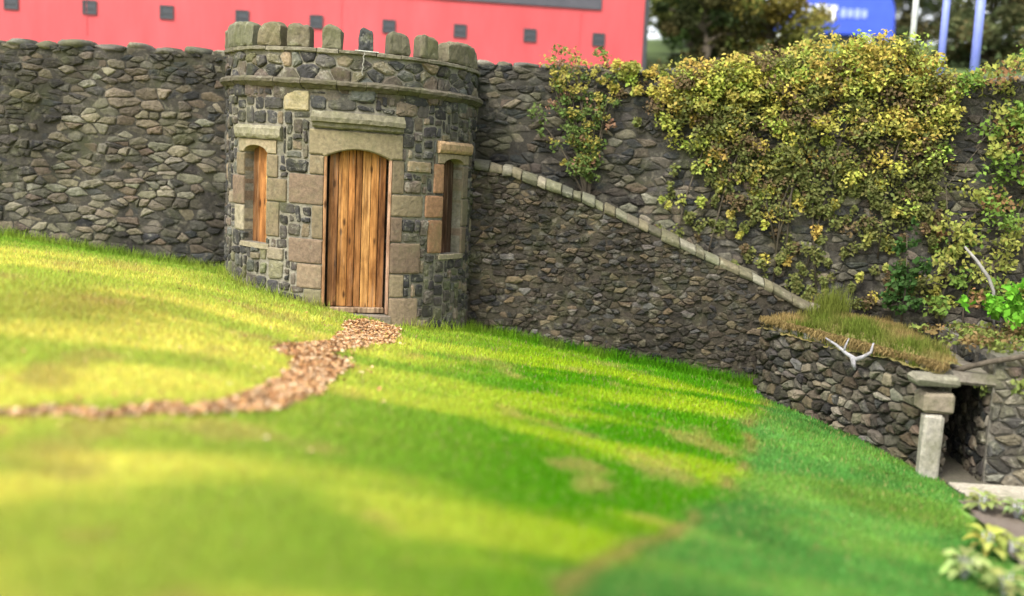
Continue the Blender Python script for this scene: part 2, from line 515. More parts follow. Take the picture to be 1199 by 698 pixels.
# ground above the retaining wall, climbing away
WALL_LINE = [(-40, 12.6), (-14, 13.5), (-7, 14.0), (-4.1, 14.2), (-.55, 14.2), (1.65, 13.9), (3.2, 13.6), (6.2, 13.0), (14, 11.5), (40, 6.5)]
def wall_y(x): return np.interp(x, [p[0] for p in WALL_LINE], [p[1] for p in WALL_LINE])
def upper_z(x, y):
    d = y - wall_y(x)
    return np.interp(d, [0, 3, 6, 9, 22, 70, 400, 900], [2.9, 2.95, 3.3, 3.9, 6.15, 9, 16, 24]) + 0.15 * (vnoise(x * .3 + 50, y * .3, 5, 3) - .5)
def upper_sheet():
    xs = np.r_[-600, -200, -80, np.arange(-40, 41, 1.0), 80, 200, 600]
    ds = np.r_[0.35, 1, 2, 3, 4, 5, 6, 8, 10, 13, 16, 19, 22, 26, 32, 45, 70, 130, 250, 400, 900]
    X, Dd = np.meshgrid(xs, ds)
    x = X.ravel(); y = wall_y(np.clip(x, -40, 40)) + Dd.ravel()
    nx, ny = len(xs), len(ds)
    i = (np.arange(ny - 1)[:, None] * nx + np.arange(nx - 1)[None]).ravel()
    c = np.tile((0.06, 0.09, 0.025), (len(x), 1)) * (0.7 + 0.6 * vnoise(x * .5 + 200, y * .5, 9, 3))[:, None]
    o = tri_object('upper_ground', np.c_[x, y, upper_z(np.clip(x, -40, 40), y)], np.c_[i, i + 1, i + nx + 1, i + nx], c, turf, smooth=True)
    tag(o, kind='structure')
upper_sheet()

# ------------------------------------------------------------------ rubble masonry
def chaikin(poly, k=0.25, it=1):
    for _ in range(it):
        out = []
        n = len(poly)
        for i in range(n):
            (x1, y1), (x2, y2) = poly[i], poly[(i + 1) % n]
            out += [(x1 + (x2 - x1) * k, y1 + (y2 - y1) * k), (x2 - (x2 - x1) * k, y2 - (y2 - y1) * k)]
        poly = out
    return poly

def resample(poly, step):
    out = []
    n = len(poly)
    for i in range(n):
        (x1, y1), (x2, y2) = poly[i], poly[(i + 1) % n]
        m_ = max(1, int(math.hypot(x2 - x1, y2 - y1) / step + .5))
        out += [(x1 + (x2 - x1) * j / m_, y1 + (y2 - y1) * j / m_) for j in range(m_)]
    return out

def stone(mb, MAP, poly, depth, col, jit=0.006, tilt=0.1, flat=False, back=-0.05):
    """one stone: outline in wall coordinates, standing out of the mortar by depth"""
    cu = sum(p[0] for p in poly) / len(poly); cv = sum(p[1] for p in poly) / len(poly)
    a, b = rnd.uniform(-tilt, tilt), rnd.uniform(-tilt, tilt)
    pts = [(u + rnd.uniform(-jit, jit), v + rnd.uniform(-jit, jit)) for u, v in poly]
    rings = [(1.0, back, 0), (1.0, depth * .35, .3), (.95, depth * .85, .8), (.84, depth, 1), (.5, depth * 1.06, 1)] if flat else \
            [(1.0, back, 0), (.99, depth * .3, .3), (.9, depth * .75, .8), (.72, depth, 1), (.4, depth * 1.1, 1)]
    n = len(pts)
    vs_, fs = [], []
    for k, (s, d, tw) in enumerate(rings):
        for (u, v) in pts:
            uu, vv = cu + (u - cu) * s, cv + (v - cv) * s
            nn = d + tw * (a * (uu - cu) + b * (vv - cv)) + (rnd.uniform(-.15, .15) * depth if k > 1 and not flat else (rnd.uniform(-.05, .05) * depth if k > 1 else 0))
            vs_.append(MAP(uu, vv, nn))
    vs_.append(MAP(cu, cv, depth * (1.08 if not flat else 1.04)))
    for k in range(len(rings) - 1):
        for i in range(n):
            j = (i + 1) % n
            fs.append((k * n + i, k * n + j, (k + 1) * n + j, (k + 1) * n + i))
    o = (len(rings) - 1) * n
    for i in range(n): fs.append((o + i, o + (i + 1) % n, len(vs_) - 1))
    mb.add(vs_, fs, col)

def clip_half(poly, nx_, ny_, c):
    """keep nx*x+ny*y<=c"""
    out = []
    n = len(poly)
    for i in range(n):
        p, q = poly[i], poly[(i + 1) % n]
        dp, dq = nx_ * p[0] + ny_ * p[1] - c, nx_ * q[0] + ny_ * q[1] - c
        if dp <= 0: out.append(p)
        if dp * dq < 0:
            t = dp / (dp - dq)
            out.append((p[0] + (q[0] - p[0]) * t, p[1] + (q[1] - p[1]) * t))
    return out

def rubble_cells(u0, u1, lo, hi, row=0.13, wmin=.12, wmax=.36, asp=1.7):
    """irregular rubble: cells grown round jittered seeds, cut to the wall's outline"""
    seeds = []
    v = min(lo(u) for u in np.linspace(u0, u1, 20)) - row * .3
    vmax = max(hi(u) for u in np.linspace(u0, u1, 20)) + row
    while v < vmax:
        h = row * rnd.uniform(.7, 1.35)
        u = u0 - rnd.uniform(0, wmax)
        while u < u1 + wmax:
            ww = rnd.uniform(wmin, wmax) * rnd.choice((.45, .7, 1, 1, 1.3))
            uu = u + ww / 2
            vv = v + h / 2 + rnd.uniform(-.42, .42) * h
            if lo(uu) - row < vv < hi(uu) + row:
                seeds.append((uu, vv))
                if rnd.random() < .25: seeds.append((uu + ww * rnd.uniform(.2, .5), vv + h * rnd.uniform(-.6, .6)))
            u += ww
        v += h
    S = np.array(seeds) * (1, asp)
    cells = []
    for i in range(len(S)):
        u, v = seeds[i]
        if not (u0 - .05 < u < u1 + .05 and lo(u) - .02 < v < hi(u) + .0): continue
        d = ((S - S[i]) ** 2).sum(1)
        nb = np.argsort(d)[1:20]
        R = wmax * 1.1
        poly = [(S[i][0] - R, S[i][1] - R), (S[i][0] + R, S[i][1] - R), (S[i][0] + R, S[i][1] + R), (S[i][0] - R, S[i][1] + R)]
        for j in nb:
            nx_, ny_ = S[j] - S[i]
            mx, my = (S[j] + S[i]) / 2
            poly = clip_half(poly, nx_, ny_, nx_ * mx + ny_ * my)
        poly = [(x, y / asp) for x, y in poly]
        poly = clip_half(poly, 1, 0, u1); poly = clip_half(poly, -1, 0, -u0) if poly else poly
        sl = (hi(u + .05) - hi(u - .05)) / .1
        if poly: poly = clip_half(poly, -sl, 1, hi(u) - sl * u)
        if len(poly) >= 3: cells.append(poly)
    return cells

def shrink(poly, gap):
    cu = sum(p[0] for p in poly) / len(poly); cv = sum(p[1] for p in poly) / len(poly)
    out = []
    for u, v in poly:
        r = math.hypot(u - cu, v - cv)
        k = max(.35, 1 - gap / max(r, 1e-6))
        out.append((cu + (u - cu) * k, cv + (v - cv) * k))
    return out

def area(poly):
    return abs(sum(poly[i][0] * poly[(i + 1) % len(poly)][1] - poly[(i + 1) % len(poly)][0] * poly[i][1] for i in range(len(poly)))) / 2

def pick(palette):
    c, s = rnd.choices([(p[1], p[2]) for p in palette], [p[0] for p in palette])[0]
    k = rnd.uniform(1 - s, 1 + s) * .86
    return (c[0] * k * rnd.uniform(.93, 1.07), c[1] * k, c[2] * k * rnd.uniform(.93, 1.07))

OLD = [(4, (0.042, 0.039, 0.034), .3), (3, (0.06, 0.053, 0.042), .3), (2, (0.035, 0.036, 0.037), .3), (1.2, (0.095, 0.08, 0.058), .25), (.5, (0.15, 0.13, 0.1), .2)]
PALE = [(2, (0.1, 0.09, 0.07), .3), (2, (0.16, 0.14, 0.1), .25), (1, (0.13, 0.1, 0.075), .25), (1, (0.2, 0.185, 0.14), .2), (1, (0.06, 0.057, 0.05), .3)]
BROWN = [(4, (0.042, 0.035, 0.026), .3), (3, (0.065, 0.052, 0.034), .3), (2, (0.034, 0.032, 0.03), .3), (1.3, (0.13, 0.1, 0.062), .25), (.7, (0.11, 0.1, 0.09), .25)]
BASALT = [(4, (0.045, 0.043, 0.042), .35), (2, (0.075, 0.068, 0.06), .3), (1.3, (0.11, 0.09, 0.07), .3), (.9, (0.21, 0.17, 0.115), .25), (.8, (0.1, 0.1, 0.085), .3)]
TAN, PINK, ORANGE = (0.145, 0.116, 0.072), (0.132, 0.095, 0.066), (0.24, 0.135, 0.075)

def rubble(mb, MAP, u0, u1, lo, hi, palette, depth=(.02, .055), gap=.011, skip=None, kw_k=.13, **kw):
    for poly in rubble_cells(u0, u1, lo, hi, **kw):
        poly = shrink(poly, gap)
        if area(poly) < .0012: continue
        cu = sum(p[0] for p in poly) / len(poly); cv = sum(p[1] for p in poly) / len(poly)
        if skip and skip(cu, cv): continue
        pal = palette(cu, cv) if callable(palette) else palette
        stone(mb, MAP, resample(chaikin(poly, kw_k), .06), rnd.uniform(*depth), pick(pal), jit=.007, tilt=.12)

# ------------------------------------------------------------------ retaining wall
def line_map(pts):
    P = [Vector((x, y, 0)) for x, y in pts]
    L = [0]
    for a, b in zip(P, P[1:]): L.append(L[-1] + (b - a).length)
    def mp(u, v, n):
        i = 0
        while i < len(P) - 2 and u > L[i + 1]: i += 1
        t = (P[i + 1] - P[i]).normalized()
        q = P[i] + t * (u - L[i])
        nrm = Vector((t.y, -t.x, 0))
        return (q.x + nrm.x * n, q.y + nrm.y * n, v)
    def u_of_x(x):
        for i in range(len(P) - 1):
            if x <= P[i + 1].x or i == len(P) - 2: return L[i] + (x - P[i].x) / (P[i + 1].x - P[i].x) * (L[i + 1] - L[i])
    return mp, u_of_x, L[-1]

WM, WU, WL = line_map(WALL_LINE[1:-1])
rw = empty('retaining_wall', (0, 14.2, -1.3), 'tall dark rubble retaining wall running behind the round stone turret', 'wall')
def wall_x(u): return WM(u, 0, 0)[0]
def w_lo(u):
    x, y, _ = WM(u, 0, 0)
    return float(ground0(x, y - .1)) - .12
_hu = np.linspace(-1, WL + 1, 400)
_hz = 3.04 + 0.07 * (vnoise(_hu * 1.4 + 4, _hu * 0, 77, 3) - .5)
def w_hi(u): return float(np.interp(u, _hu, _hz))
core = MB()
us = np.linspace(0, WL, 160)
cv, cf = [], []
for u in us:
    lo = w_lo(u) - .3
    cv += [WM(u, lo, 0.01), WM(u, w_hi(u) - .02, 0.01), WM(u, w_hi(u) - .02, -.6), WM(u, lo, -.6)]
for i in range(len(us) - 1):
    for k in range(4):
        cf.append((i * 4 + k, i * 4 + (k + 1) % 4, i * 4 + 4 + (k + 1) % 4, i * 4 + 4 + k))
cf += [(0, 1, 2, 3), tuple(len(cv) - 4 + k for k in (3, 2, 1, 0))]
core.add(cv, cf, (0.045, 0.041, 0.034))
def wall_pal(u, v):
    x = wall_x(u)
    k = float(vnoise(np.array(x * .9 + 20), np.array(v * .9 + 7), 90, 2))
    pale = math.exp(-((x + 5.5) / .9) ** 2 - ((v - 1.6) / 1.1) ** 2) * 1.1 + max(0, (k - .55) * 2) + (.35 if v < 1.6 and x > 1.5 else 0)
    return PALE if rnd.random() < pale else OLD
uL, uR = WU(-9.5), WU(9.5)
gapL, gapR = WU(-3.75), WU(-.75)
rubble(core, WM, uL, uR, w_lo, w_hi, wall_pal, depth=(.004, .048), gap=.006, row=.115, wmin=.08, wmax=.4, asp=2.2, skip=lambda u, v: gapL < u < gapR)
core.build('masonry', M['old'], rw, smooth=False)
cp = MB()
u = WU(-10)
k = 0
while u < WU(10):
    ln = rnd.uniform(.2, .5)
    if not gapL + .1 < u < gapR - .1:
        x, y, z = WM(u + ln / 2, w_hi(u + ln / 2), -.26)
        cp.blob((x, y, z + .0), (ln * .46, .3, rnd.uniform(.055, .085)), pick([(2, (.12, .112, .09), .3), (2, (.08, .075, .06), .3), (1, (.18, .168, .13), .2)]), seed=k)
    u += ln * .95; k += 1
cp.build('coping', M['cap'], rw, smooth=True)

# ------------------------------------------------------------------ turret
CX, CY, RT, SH = -2.2, 13.72, 1.6, -0.028
ARC = R_(1) * RT
def TM(u, v, n):                              # u = arc length round the drum, v = height, n = outwards
    t = u / RT
    r = RT + n
    x = math.sin(t) * r
    return (CX + x, CY - math.cos(t) * r, v + SH * x)
def TD(deg, v, n): return TM(deg * ARC, v, n)

tur = empty('stone_turret', (CX, CY, -.3), 'round battlemented stone turret with plank door set against the retaining wall', 'turret')
DOOR = (-2.6, 26.1, -.13, 1.71, 1.82)          # from, to (degrees), foot, spring, crown
LWIN = (-44.5, -29.6, .62, 1.70, 1.79)
RWIN = (53.2, 68.8, .61, 1.73, 1.80)

def arch(w):
    a0, a1, z0, zs, zc = w
    def f(a):
        t = (a - (a0 + a1) / 2) / ((a1 - a0) / 2)
        return zs + (zc - zs) * math.sqrt(max(0, 1 - t * t)) if w is not DOOR else zs + (zc - zs) * (1 - t * t)
    return f

def band(mb, a0, a1, zlo, zhi, prof, col, step=1.5, jit=0):
    """solid following the drum: prof = list of (n, s), s from 0 (zlo) to 1 (zhi)"""
    n = max(1, int(abs(a1 - a0) / step + .5))
    vs_, fs = [], []
    m_ = len(prof)
    for i in range(n + 1):
        a = a0 + (a1 - a0) * i / n
        l, h = (zlo(a) if callable(zlo) else zlo), (zhi(a) if callable(zhi) else zhi)
        for (q, s) in prof:
            vs_.append(TD(a + rnd.uniform(-jit, jit) * 20, l + (h - l) * s + rnd.uniform(-jit, jit), q + rnd.uniform(-jit, jit)))
    for i in range(n):
        for k in range(m_):
            fs.append((i * m_ + k, i * m_ + (k + 1) % m_, (i + 1) * m_ + (k + 1) % m_, (i + 1) * m_ + k))
    fs.append(tuple(range(m_))[::-1]); fs.append(tuple(n * m_ + k for k in range(m_)))
    mb.add(vs_, fs, col)

def chamfer(n0, n1, c=.012, cs=.06):
    return [(n0, 0), (n1 - c, 0), (n1, cs), (n1, 1 - cs), (n1 - c, 1), (n0, 1)]

# dressed stones: (from, to, foot, head) in degrees and metres
from_t = lambda a0, a1, z0, z1, c: (a0, a1, z0, z1, c)
DOOR_BLOCKS = [(-9, -2.6, 1.5, 1.73, TAN), (-18.3, -2.6, 1.14, 1.5, PINK), (-7.6, -2.6, .74, 1.14, TAN), (-18, -2.6, .44, .74, PINK), (-14, -2.6, .14, .44, (.2, .15, .1)), (-10.5, -2.6, -.25, .14, (.17, .15, .09)),
               (26.1, 31.8, 1.33, 1.73, TAN), (26.1, 41.5, 1.06, 1.33, TAN), (26.1, 31.5, .75, 1.06, PINK), (26.1, 41, .37, .75, PINK), (26.1, 33, .08, .37, (.2, .16, .1)), (26.1, 40.5, -.33, .08, (.2, .15, .1))]
LW_BLOCKS = [(-51.5, -44.5, 1.42, 1.7, TAN), (-56, -44.5, 1.06, 1.42, PINK), (-53, -44.5, .74, 1.06, (.24, .21, .15)), (-29.6, -23.5, 1.42, 1.7, TAN), (-29.6, -19, 1.14, 1.42, TAN), (-29.6, -22.5, .72, 1.14, TAN)]
RW_BLOCKS = [(47, 53.2, 1.36, 1.73, ORANGE), (42.5, 53.2, 1.06, 1.34, ORANGE), (44.5, 53.2, .62, 1.04, ORANGE), (68.8, 75.5, 1.3, 1.72, (.15, .12, .085)), (68.8, 77, .95, 1.3, (.12, .1, .07)), (68.8, 75, .6, .95, (.12, .09, .065))]  # right jamb stones toned darker: shade on that side put into their colour
FREE_BLOCKS = [(-21.5, -9.2, 2.22, 2.47, (.31, .26, .155)), (33, 45.5, 1.6, 1.74, (.25, .19, .12)), (-29, -20, .44, .6, (.2, .17, .12))]

# wall core with the three openings left out
openings = [DOOR, LWIN, RWIN]
angs = sorted(set([round(a, 3) for a in np.arange(-105, 106, 3.0)] + [w_[0] for w_ in openings] + [w_[1] for w_ in openings]))
zsb = sorted(set([-.9, -.13, .2, .61, .62, 1.0, 1.4, 1.79, 1.80, 1.82, 2.2, 2.52, 2.95]))
wc = MB()
vid = {}
cvs, cfs = [], []
def vtx(a, z, n):
    k = (a, z, n)
    if k not in vid: vid[k] = len(cvs); cvs.append(TD(a, z, n))
    return vid[k]
def is_open(a0, a1, z0, z1):
    a, z = (a0 + a1) / 2, (z0 + z1) / 2
    return any(w_[0] < a < w_[1] and w_[2] < z < w_[4] for w_ in openings)
NI, NO = -.3, 0.0
for ia in range(len(angs) - 1):
    for iz in range(len(zsb) - 1):
        a0, a1, z0, z1 = angs[ia], angs[ia + 1], zsb[iz], zsb[iz + 1]
        if is_open(a0, a1, z0, z1): continue
        cfs.append((vtx(a0, z0, NO), vtx(a1, z0, NO), vtx(a1, z1, NO), vtx(a0, z1, NO)))
        cfs.append((vtx(a0, z0, NI), vtx(a0, z1, NI), vtx(a1, z1, NI), vtx(a1, z0, NI)))
        for (da, dz, e) in ((-1, 0, (a0, z0, a0, z1)), (1, 0, (a1, z1, a1, z0)), (0, -1, (a1, z0, a0, z0)), (0, 1, (a0, z1, a1, z1))):
            ja, jz = ia + da, iz + dz
            edge = not (0 <= ja < len(angs) - 1 and 0 <= jz < len(zsb) - 1)
            if edge or is_open(angs[ja], angs[ja + 1], zsb[jz], zsb[jz + 1]):
                cfs.append((vtx(e[0], e[1], NO), vtx(e[2], e[3], NO), vtx(e[2], e[3], NI), vtx(e[0], e[1], NI)))
MORT = (0.19, 0.175, 0.14)
wc.add(cvs, cfs, MORT)

# squared rubble packed round the dressed stones
CELL = .042
A0, A1, Z0, Z1 = -92, 92, -.68, 2.50
nu, nv = int((A1 - A0) * ARC / CELL), int((Z1 - Z0) / CELL)
occ = np.zeros((nu, nv), bool)
def block(a0, a1, z0, z1):
    i0, i1 = int(round((a0 - A0) * ARC / CELL)), int(round((a1 - A0) * ARC / CELL))
    j0, j1 = int(round((z0 - Z0) / CELL)), int(round((z1 - Z0) / CELL))
    occ[max(0, i0):max(0, i1), max(0, j0):max(0, j1)] = True
for b_ in DOOR_BLOCKS + LW_BLOCKS + RW_BLOCKS + FREE_BLOCKS: block(*b_[:4])
for w_ in openings: block(w_[0], w_[1], w_[2], w_[4])
block(-9, 30.3, 1.69, 2.26)
block(-51, -21.2, 1.7, 2.04)
block(48.5, 76, 1.72, 2.02)
block(-46.5, -27.6, .56, .62); block(51.2, 70.8, .55, .61)
for j in range(nv):
    i = 0
    while i < nu:
        if occ[i, j]: i += 1; continue
        big = rnd.random() < .3
        wd = rnd.randint(4, 8) if big else rnd.randint(2, 5)
        ht = rnd.randint(3, 5) if big else rnd.randint(2, 4)
        w2 = 0
        while i + w2 < nu and w2 < wd and not occ[i + w2, j]: w2 += 1
        h2 = 1
        while j + h2 < nv and h2 < ht and not occ[i:i + w2, j + h2].any(): h2 += 1
        # avoid leaving slivers
        if j + h2 + 1 < nv and h2 > 1 and occ[i:i + w2, j + h2 + 1].all() and not occ[i:i + w2, j + h2].any(): h2 += 1
        if i + w2 < nu and not occ[i + w2, j] and (i + w2 + 1 >= nu or occ[i + w2 + 1, j]) and not occ[i + w2, j:j + h2].any(): w2 += 1
        occ[i:i + w2, j:j + h2] = True
        u0, u1 = A0 * ARC + i * CELL, A0 * ARC + (i + w2) * CELL
        v0, v1 = Z0 + j * CELL, Z0 + (j + h2) * CELL
        g = .007 + rnd.random() * .009
        jx = lambda: rnd.uniform(-.014, .014)
        poly = [(u0 + g + jx(), v0 + g + jx()), (u1 - g + jx(), v0 + g + jx()), (u1 - g + jx(), v1 - g + jx()), (u0 + g + jx(), v1 - g + jx())]
        if min(w2, h2) == 1: poly = [(u0 + g, v0 + g), (u1 - g, v0 + g), (u1 - g, v1 - g), (u0 + g, v1 - g)]
        low = v0 < .45
        pal = BASALT if not low else BASALT + [(2.2, (.13, .13, .075), .3)]
        stone(wc, TM, resample(chaikin(poly, .13), .05), rnd.uniform(.008, .032), pick(pal), jit=.005, tilt=.06)
        i += w2
for (a0, a1, z0, z1, c) in FREE_BLOCKS:
    q = [(a0 * ARC + .008, z0 + .008), (a1 * ARC - .008, z0 + .008), (a1 * ARC - .008, z1 - .008), (a0 * ARC + .008, z1 - .008)]
    stone(wc, TM, resample(chaikin(q, .05), .06), .028, c, jit=.002, tilt=.02, flat=True)
wc.build('wall', M['rubble'], tur)

def dressed(mb, blocks, edges=()):
    for (a0, a1, z0, z1, c) in blocks:
        k = rnd.uniform(.88, 1.12)
        g = .006
        q = [(a0 * ARC + (g if a0 not in edges else -.0), z0 + g), (a1 * ARC - (g if a1 not in edges else -.0), z0 + g), (a1 * ARC - (g if a1 not in edges else 0), z1 - g), (a0 * ARC + (g if a0 not in edges else 0), z1 - g)]
        stone(mb, TM, resample(chaikin(q, .04), .06), rnd.uniform(.018, .026), tuple(x * k for x in c), jit=.0015, tilt=.015, flat=True, back=-.2 if (a0 in edges or a1 in edges) else -.03)

for blocks in (DOOR_BLOCKS[:6], DOOR_BLOCKS[6:]):
    ds = MB(); dressed(ds, blocks, (-2.6, 26.1)); ds.build('door_jamb', M['dressed'], tur)
lt = MB()
dz = arch(DOOR)
band(lt, -8.8, 30.2, lambda a: dz(a) if DOOR[0] <= a <= DOOR[1] else 1.735, 2.03, [(-.29, 0), (.02, 0), (.032, .06), (.032, .95), (.02, 1), (-.29, 1)], (.175, .145, .088), step=.8)
lt.build('lintel', M['dressed'], tur)
hd = MB()
band(hd, -7.4, 30, 2.045, 2.25, [(-.05, 0), (.05, .02), (.07, .1), (.072, .3), (.11, .36), (.115, .6), (.06, .95), (-.05, 1)], (.13, .12, .08), step=1.5, jit=.005)
hd.build('hood_mould', M['cap'], tur)

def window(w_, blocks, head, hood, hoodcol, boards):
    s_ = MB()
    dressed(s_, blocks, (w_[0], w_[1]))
    az = arch(w_)
    a0, a1, zt = head
    nb = lambda a: az(a) if w_[0] <= a <= w_[1] else w_[3] + .003
    band(s_, a0, a1, nb, zt, [(-.29, 0), (.01, 0), (.022, .06), (.022, .96), (.01, 1), (-.29, 1)], (.23, .185, .12), step=.6)
    band(s_, w_[0] - 1.8, w_[1] + 1.8, w_[2] - .065, w_[2] - .002, chamfer(-.29, .03), (.22, .19, .13), step=1.5)
    so_ = s_.build('window_surround', M['dressed'], tur)
    h_ = MB()
    band(h_, hood[0], hood[1], hood[2], hood[3], [(-.05, 0), (.04, .02), (.055, .12), (.068, .3), (.07, .75), (.04, .97), (-.05, 1)], hoodcol, step=1.5, jit=.004)
    h_.build('hood_mould', M['cap'] if hoodcol[0] < .3 else M['dressed'], tur)
    # boards closing the opening, flat, set back in the reveal
    mid = R_((w_[0] + w_[1]) / 2)
    half = RT * math.sin(R_((w_[1] - w_[0]) / 2)) + .02
    rd = RT * math.cos(R_((w_[1] - w_[0]) / 2)) - .13
    fwd = Vector((math.sin(mid), -math.cos(mid), 0)); side = Vector((math.cos(mid), math.sin(mid), 0))
    bm = MB()
    x = -half
    for (wd, c, off) in boards:
        bw = wd * 2 * half
        cx_ = x + bw / 2
        ctr = Vector((CX, CY, 0)) + fwd * (rd + off) + side * cx_
        zc = (w_[2] + w_[4] + .08) / 2 + SH * (ctr.x - CX)
        rot = Matrix((side, fwd, Vector((0, 0, 1)))).transposed()
        bm.box((ctr.x, ctr.y, zc), (bw - .006, .028, w_[4] - w_[2] + .12), c, rot, bev=.005)
        x += bw
    bm.build('shutter', M['wood'], so_)

window(LWIN, LW_BLOCKS, (-48.5, -24.5, 1.865), (-50.5, -21.6, 1.87, 2.035), (.2, .185, .13), [(.3, (.17, .085, .035), 0), (.32, (.3, .14, .05), .01), (.22, (.5, .27, .1), .018), (.16, (.22, .1, .04), .004)])
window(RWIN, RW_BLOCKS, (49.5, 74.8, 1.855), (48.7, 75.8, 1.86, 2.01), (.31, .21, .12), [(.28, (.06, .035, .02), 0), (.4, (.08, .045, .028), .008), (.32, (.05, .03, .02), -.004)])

# door: six planks on ledges in a plain frame with a sill board
mid = R_((DOOR[0] + DOOR[1]) / 2)
fwd = Vector((math.sin(mid), -math.cos(mid), 0)); side = Vector((math.cos(mid), math.sin(mid), 0))
rot = Matrix((side, fwd, Vector((0, 0, 1)))).transposed()
hw = RT * math.sin(R_((DOOR[1] - DOOR[0]) / 2))
rd = RT * math.cos(R_((DOOR[1] - DOOR[0]) / 2))
def dpos(x, n, z):
    c = Vector((CX, CY, 0)) + fwd * (rd + n) + side * x
    return (c.x, c.y, z + SH * (c.x - CX))
db = MB()
inner = hw - .055
x = -inner + .004
tones = [(.22, .11, .05), (.36, .185, .065), (.31, .145, .05), (.24, .115, .042), (.4, .22, .08), (.32, .16, .055), (.19, .09, .035)]
wid = [.17, .175, .12, .12, .15, .14, .125]
for c, wd in zip(tones, wid):
    bw = wd * 2 * (inner - .004)
    db.box(dpos(x + bw / 2, -.075 + rnd.uniform(-.004, .004), .93), (bw - rnd.uniform(.004, .009), .03, 1.97), c, rot, bev=.005)
    x += bw
for z in (.25, .95, 1.6):
    db.box(dpos(0, -.115, z), (2 * inner - .06, .03, .14), (.2, .1, .04), rot, bev=.004)
dr = db.build('door', M['wood'], tur)
fb = MB()
for sx, c in ((-1, (.42, .25, .14)), (1, (.46, .31, .23))):
    fb.box(dpos(sx * (hw - .017), -.03, .9), (.034, .11, 2.05), c, rot, bev=.006)
fb.build('door_frame', M['wood'], dr)
sb = MB()
sb.box(dpos(0, -.055, -.09), (2 * hw - .1, .12, .065), (.27, .2, .14), rot, bev=.008)
sb.build('sill', M['wood'], dr)
st = MB()
band(st, -3.6, 27, -.3, -.135, chamfer(-.28, .035, .02), (.16, .13, .1), step=2, jit=.003)
st.build('doorstep', M['dressed'], tur)

sc_ = MB()
a = -100
while a < 100:
    da = rnd.uniform(9, 17)
    k = rnd.uniform(.85, 1.15)
    band(sc_, a + .15, min(a + da, 100) - .15, 2.495 + rnd.uniform(-.006, .006), 2.605 + rnd.uniform(-.006, .006), [(-.1, 0), (.04, .0), (.075, .3), (.1, .45), (.105, .75), (.075, 1), (-.1, 1.02)], tuple(x * k for x in (.08, .07, .05)), step=2, jit=.005)
    a += da
sc_.build('string_course', M['cap'], tur)
# parapet above it
pp = MB()
band(pp, -100, 100, 2.59, 2.945, [(-.28, 0), (0, 0), (0, 1), (-.28, 1)], (.19, .175, .14), step=3)
rubble(pp, TM, -97 * ARC, 97 * ARC, lambda u: 2.615, lambda u: 2.91, BASALT + [(1.5, (.16, .14, .09), .3)], depth=(.015, .04), gap=.011, row=.15, wmin=.16, wmax=.36, asp=1.5)
a = -99
while a < 99:
    da = rnd.uniform(8, 16)
    k = rnd.uniform(.8, 1.2)
    band(pp, a + .2, a + da - .2, 2.905 + rnd.uniform(-.008, .008), 2.955, chamfer(-.3, .05, .015, .15), tuple(x * k for x in (.15, .135, .1)), step=2, jit=.004)
    a += da
# flat roof inside the parapet
rv = [TD(a_, 2.6, -.2) for a_ in np.arange(-100, 101, 5)] + [(CX, CY + .3, 2.6)]
pp.add(rv, [(i, i + 1, len(rv) - 1) for i in range(len(rv) - 2)], (.1, .1, .09))
pp.build('parapet', M['rubble'], tur)
GT = (.19, .175, .105)
for (a0, a1, top, c) in [(-93, -73, 3.2, GT), (-67, -37, 3.225, (.19, .185, .115)), (-35.6, -22.3, 3.205, (.21, .175, .1)), (-20, -9.4, 3.2, (.19, .16, .1)), (-5, 4, 3.2, (.2, .185, .11)),
                         (10.2, 16.8, 3.2, (.075, .075, .072)), (22.2, 32.6, 3.19, (.16, .145, .09)), (36.8, 46.8, 3.21, (.2, .175, .11)), (50.8, 82, 3.2, (.22, .19, .115))]:
    mm = MB()
    n = max(4, int((a1 - a0) / 2))
    top += .02
    vs_, fs = [], []
    prof = [(-.15, 0), (.03, 0), (.04, .15), (.037, .5), (.035, .88), (.012, 1), (-.06, 1.03), (-.13, 1.0), (-.15, .85)]
    sh_ = (a1 - a0) * .045
    a0, a1, c = a0 + sh_, a1 - sh_, tuple(x_ * k_ for x_, k_ in zip(c, (.55, .56, .6)))
    ph = rnd.uniform(0, 6)
    for i in range(n + 1):
        t = i / n
        e = 1 - (abs(2 * t - 1)) ** 6 * .1
        for (q, s) in prof:
            aa = a0 + (a1 - a0) * t + (0.5 - t) * s ** 3 * .9 + rnd.uniform(-.2, .2)
            vs_.append(TD(aa, 2.957 + (top - 2.957) * s * (e if s > .5 else 1) + (.012 * math.sin(5 * t + ph) * s) + rnd.uniform(-.01, .01), q + rnd.uniform(-.012, .012)))
    m_ = len(prof)
    for i in range(n):
        for k in range(m_): fs.append((i * m_ + k, i * m_ + (k + 1) % m_, (i + 1) * m_ + (k + 1) % m_, (i + 1) * m_ + k))
    fs.append(tuple(range(m_))[::-1]); fs.append(tuple(n * m_ + k for k in range(m_)))
    mm.add(vs_, fs, c)
    mm.build('merlon', M['cap'], tur, bevel=.02)
# pale mortar run under the slate merlon
mr = MB()
band(mr, 9, 18.5, 2.953, 2.963, [(-.2, 0), (.054, 0), (.054, 1), (-.2, 1)], (.6, .6, .57), step=2)
pr = [(12.8 + .3 * math.sin(i * 2.3) - .08 * i, 2.95 - .03 * i) for i in range(10)]
for (a_, z_), (b_, y_) in zip(pr, pr[1:]): mr.tube([TD(a_, z_, .045), TD(b_, y_, .045)], .008, (.3, .29, .26), 6)
mr.build('mortar_run', M['rubble'], tur)

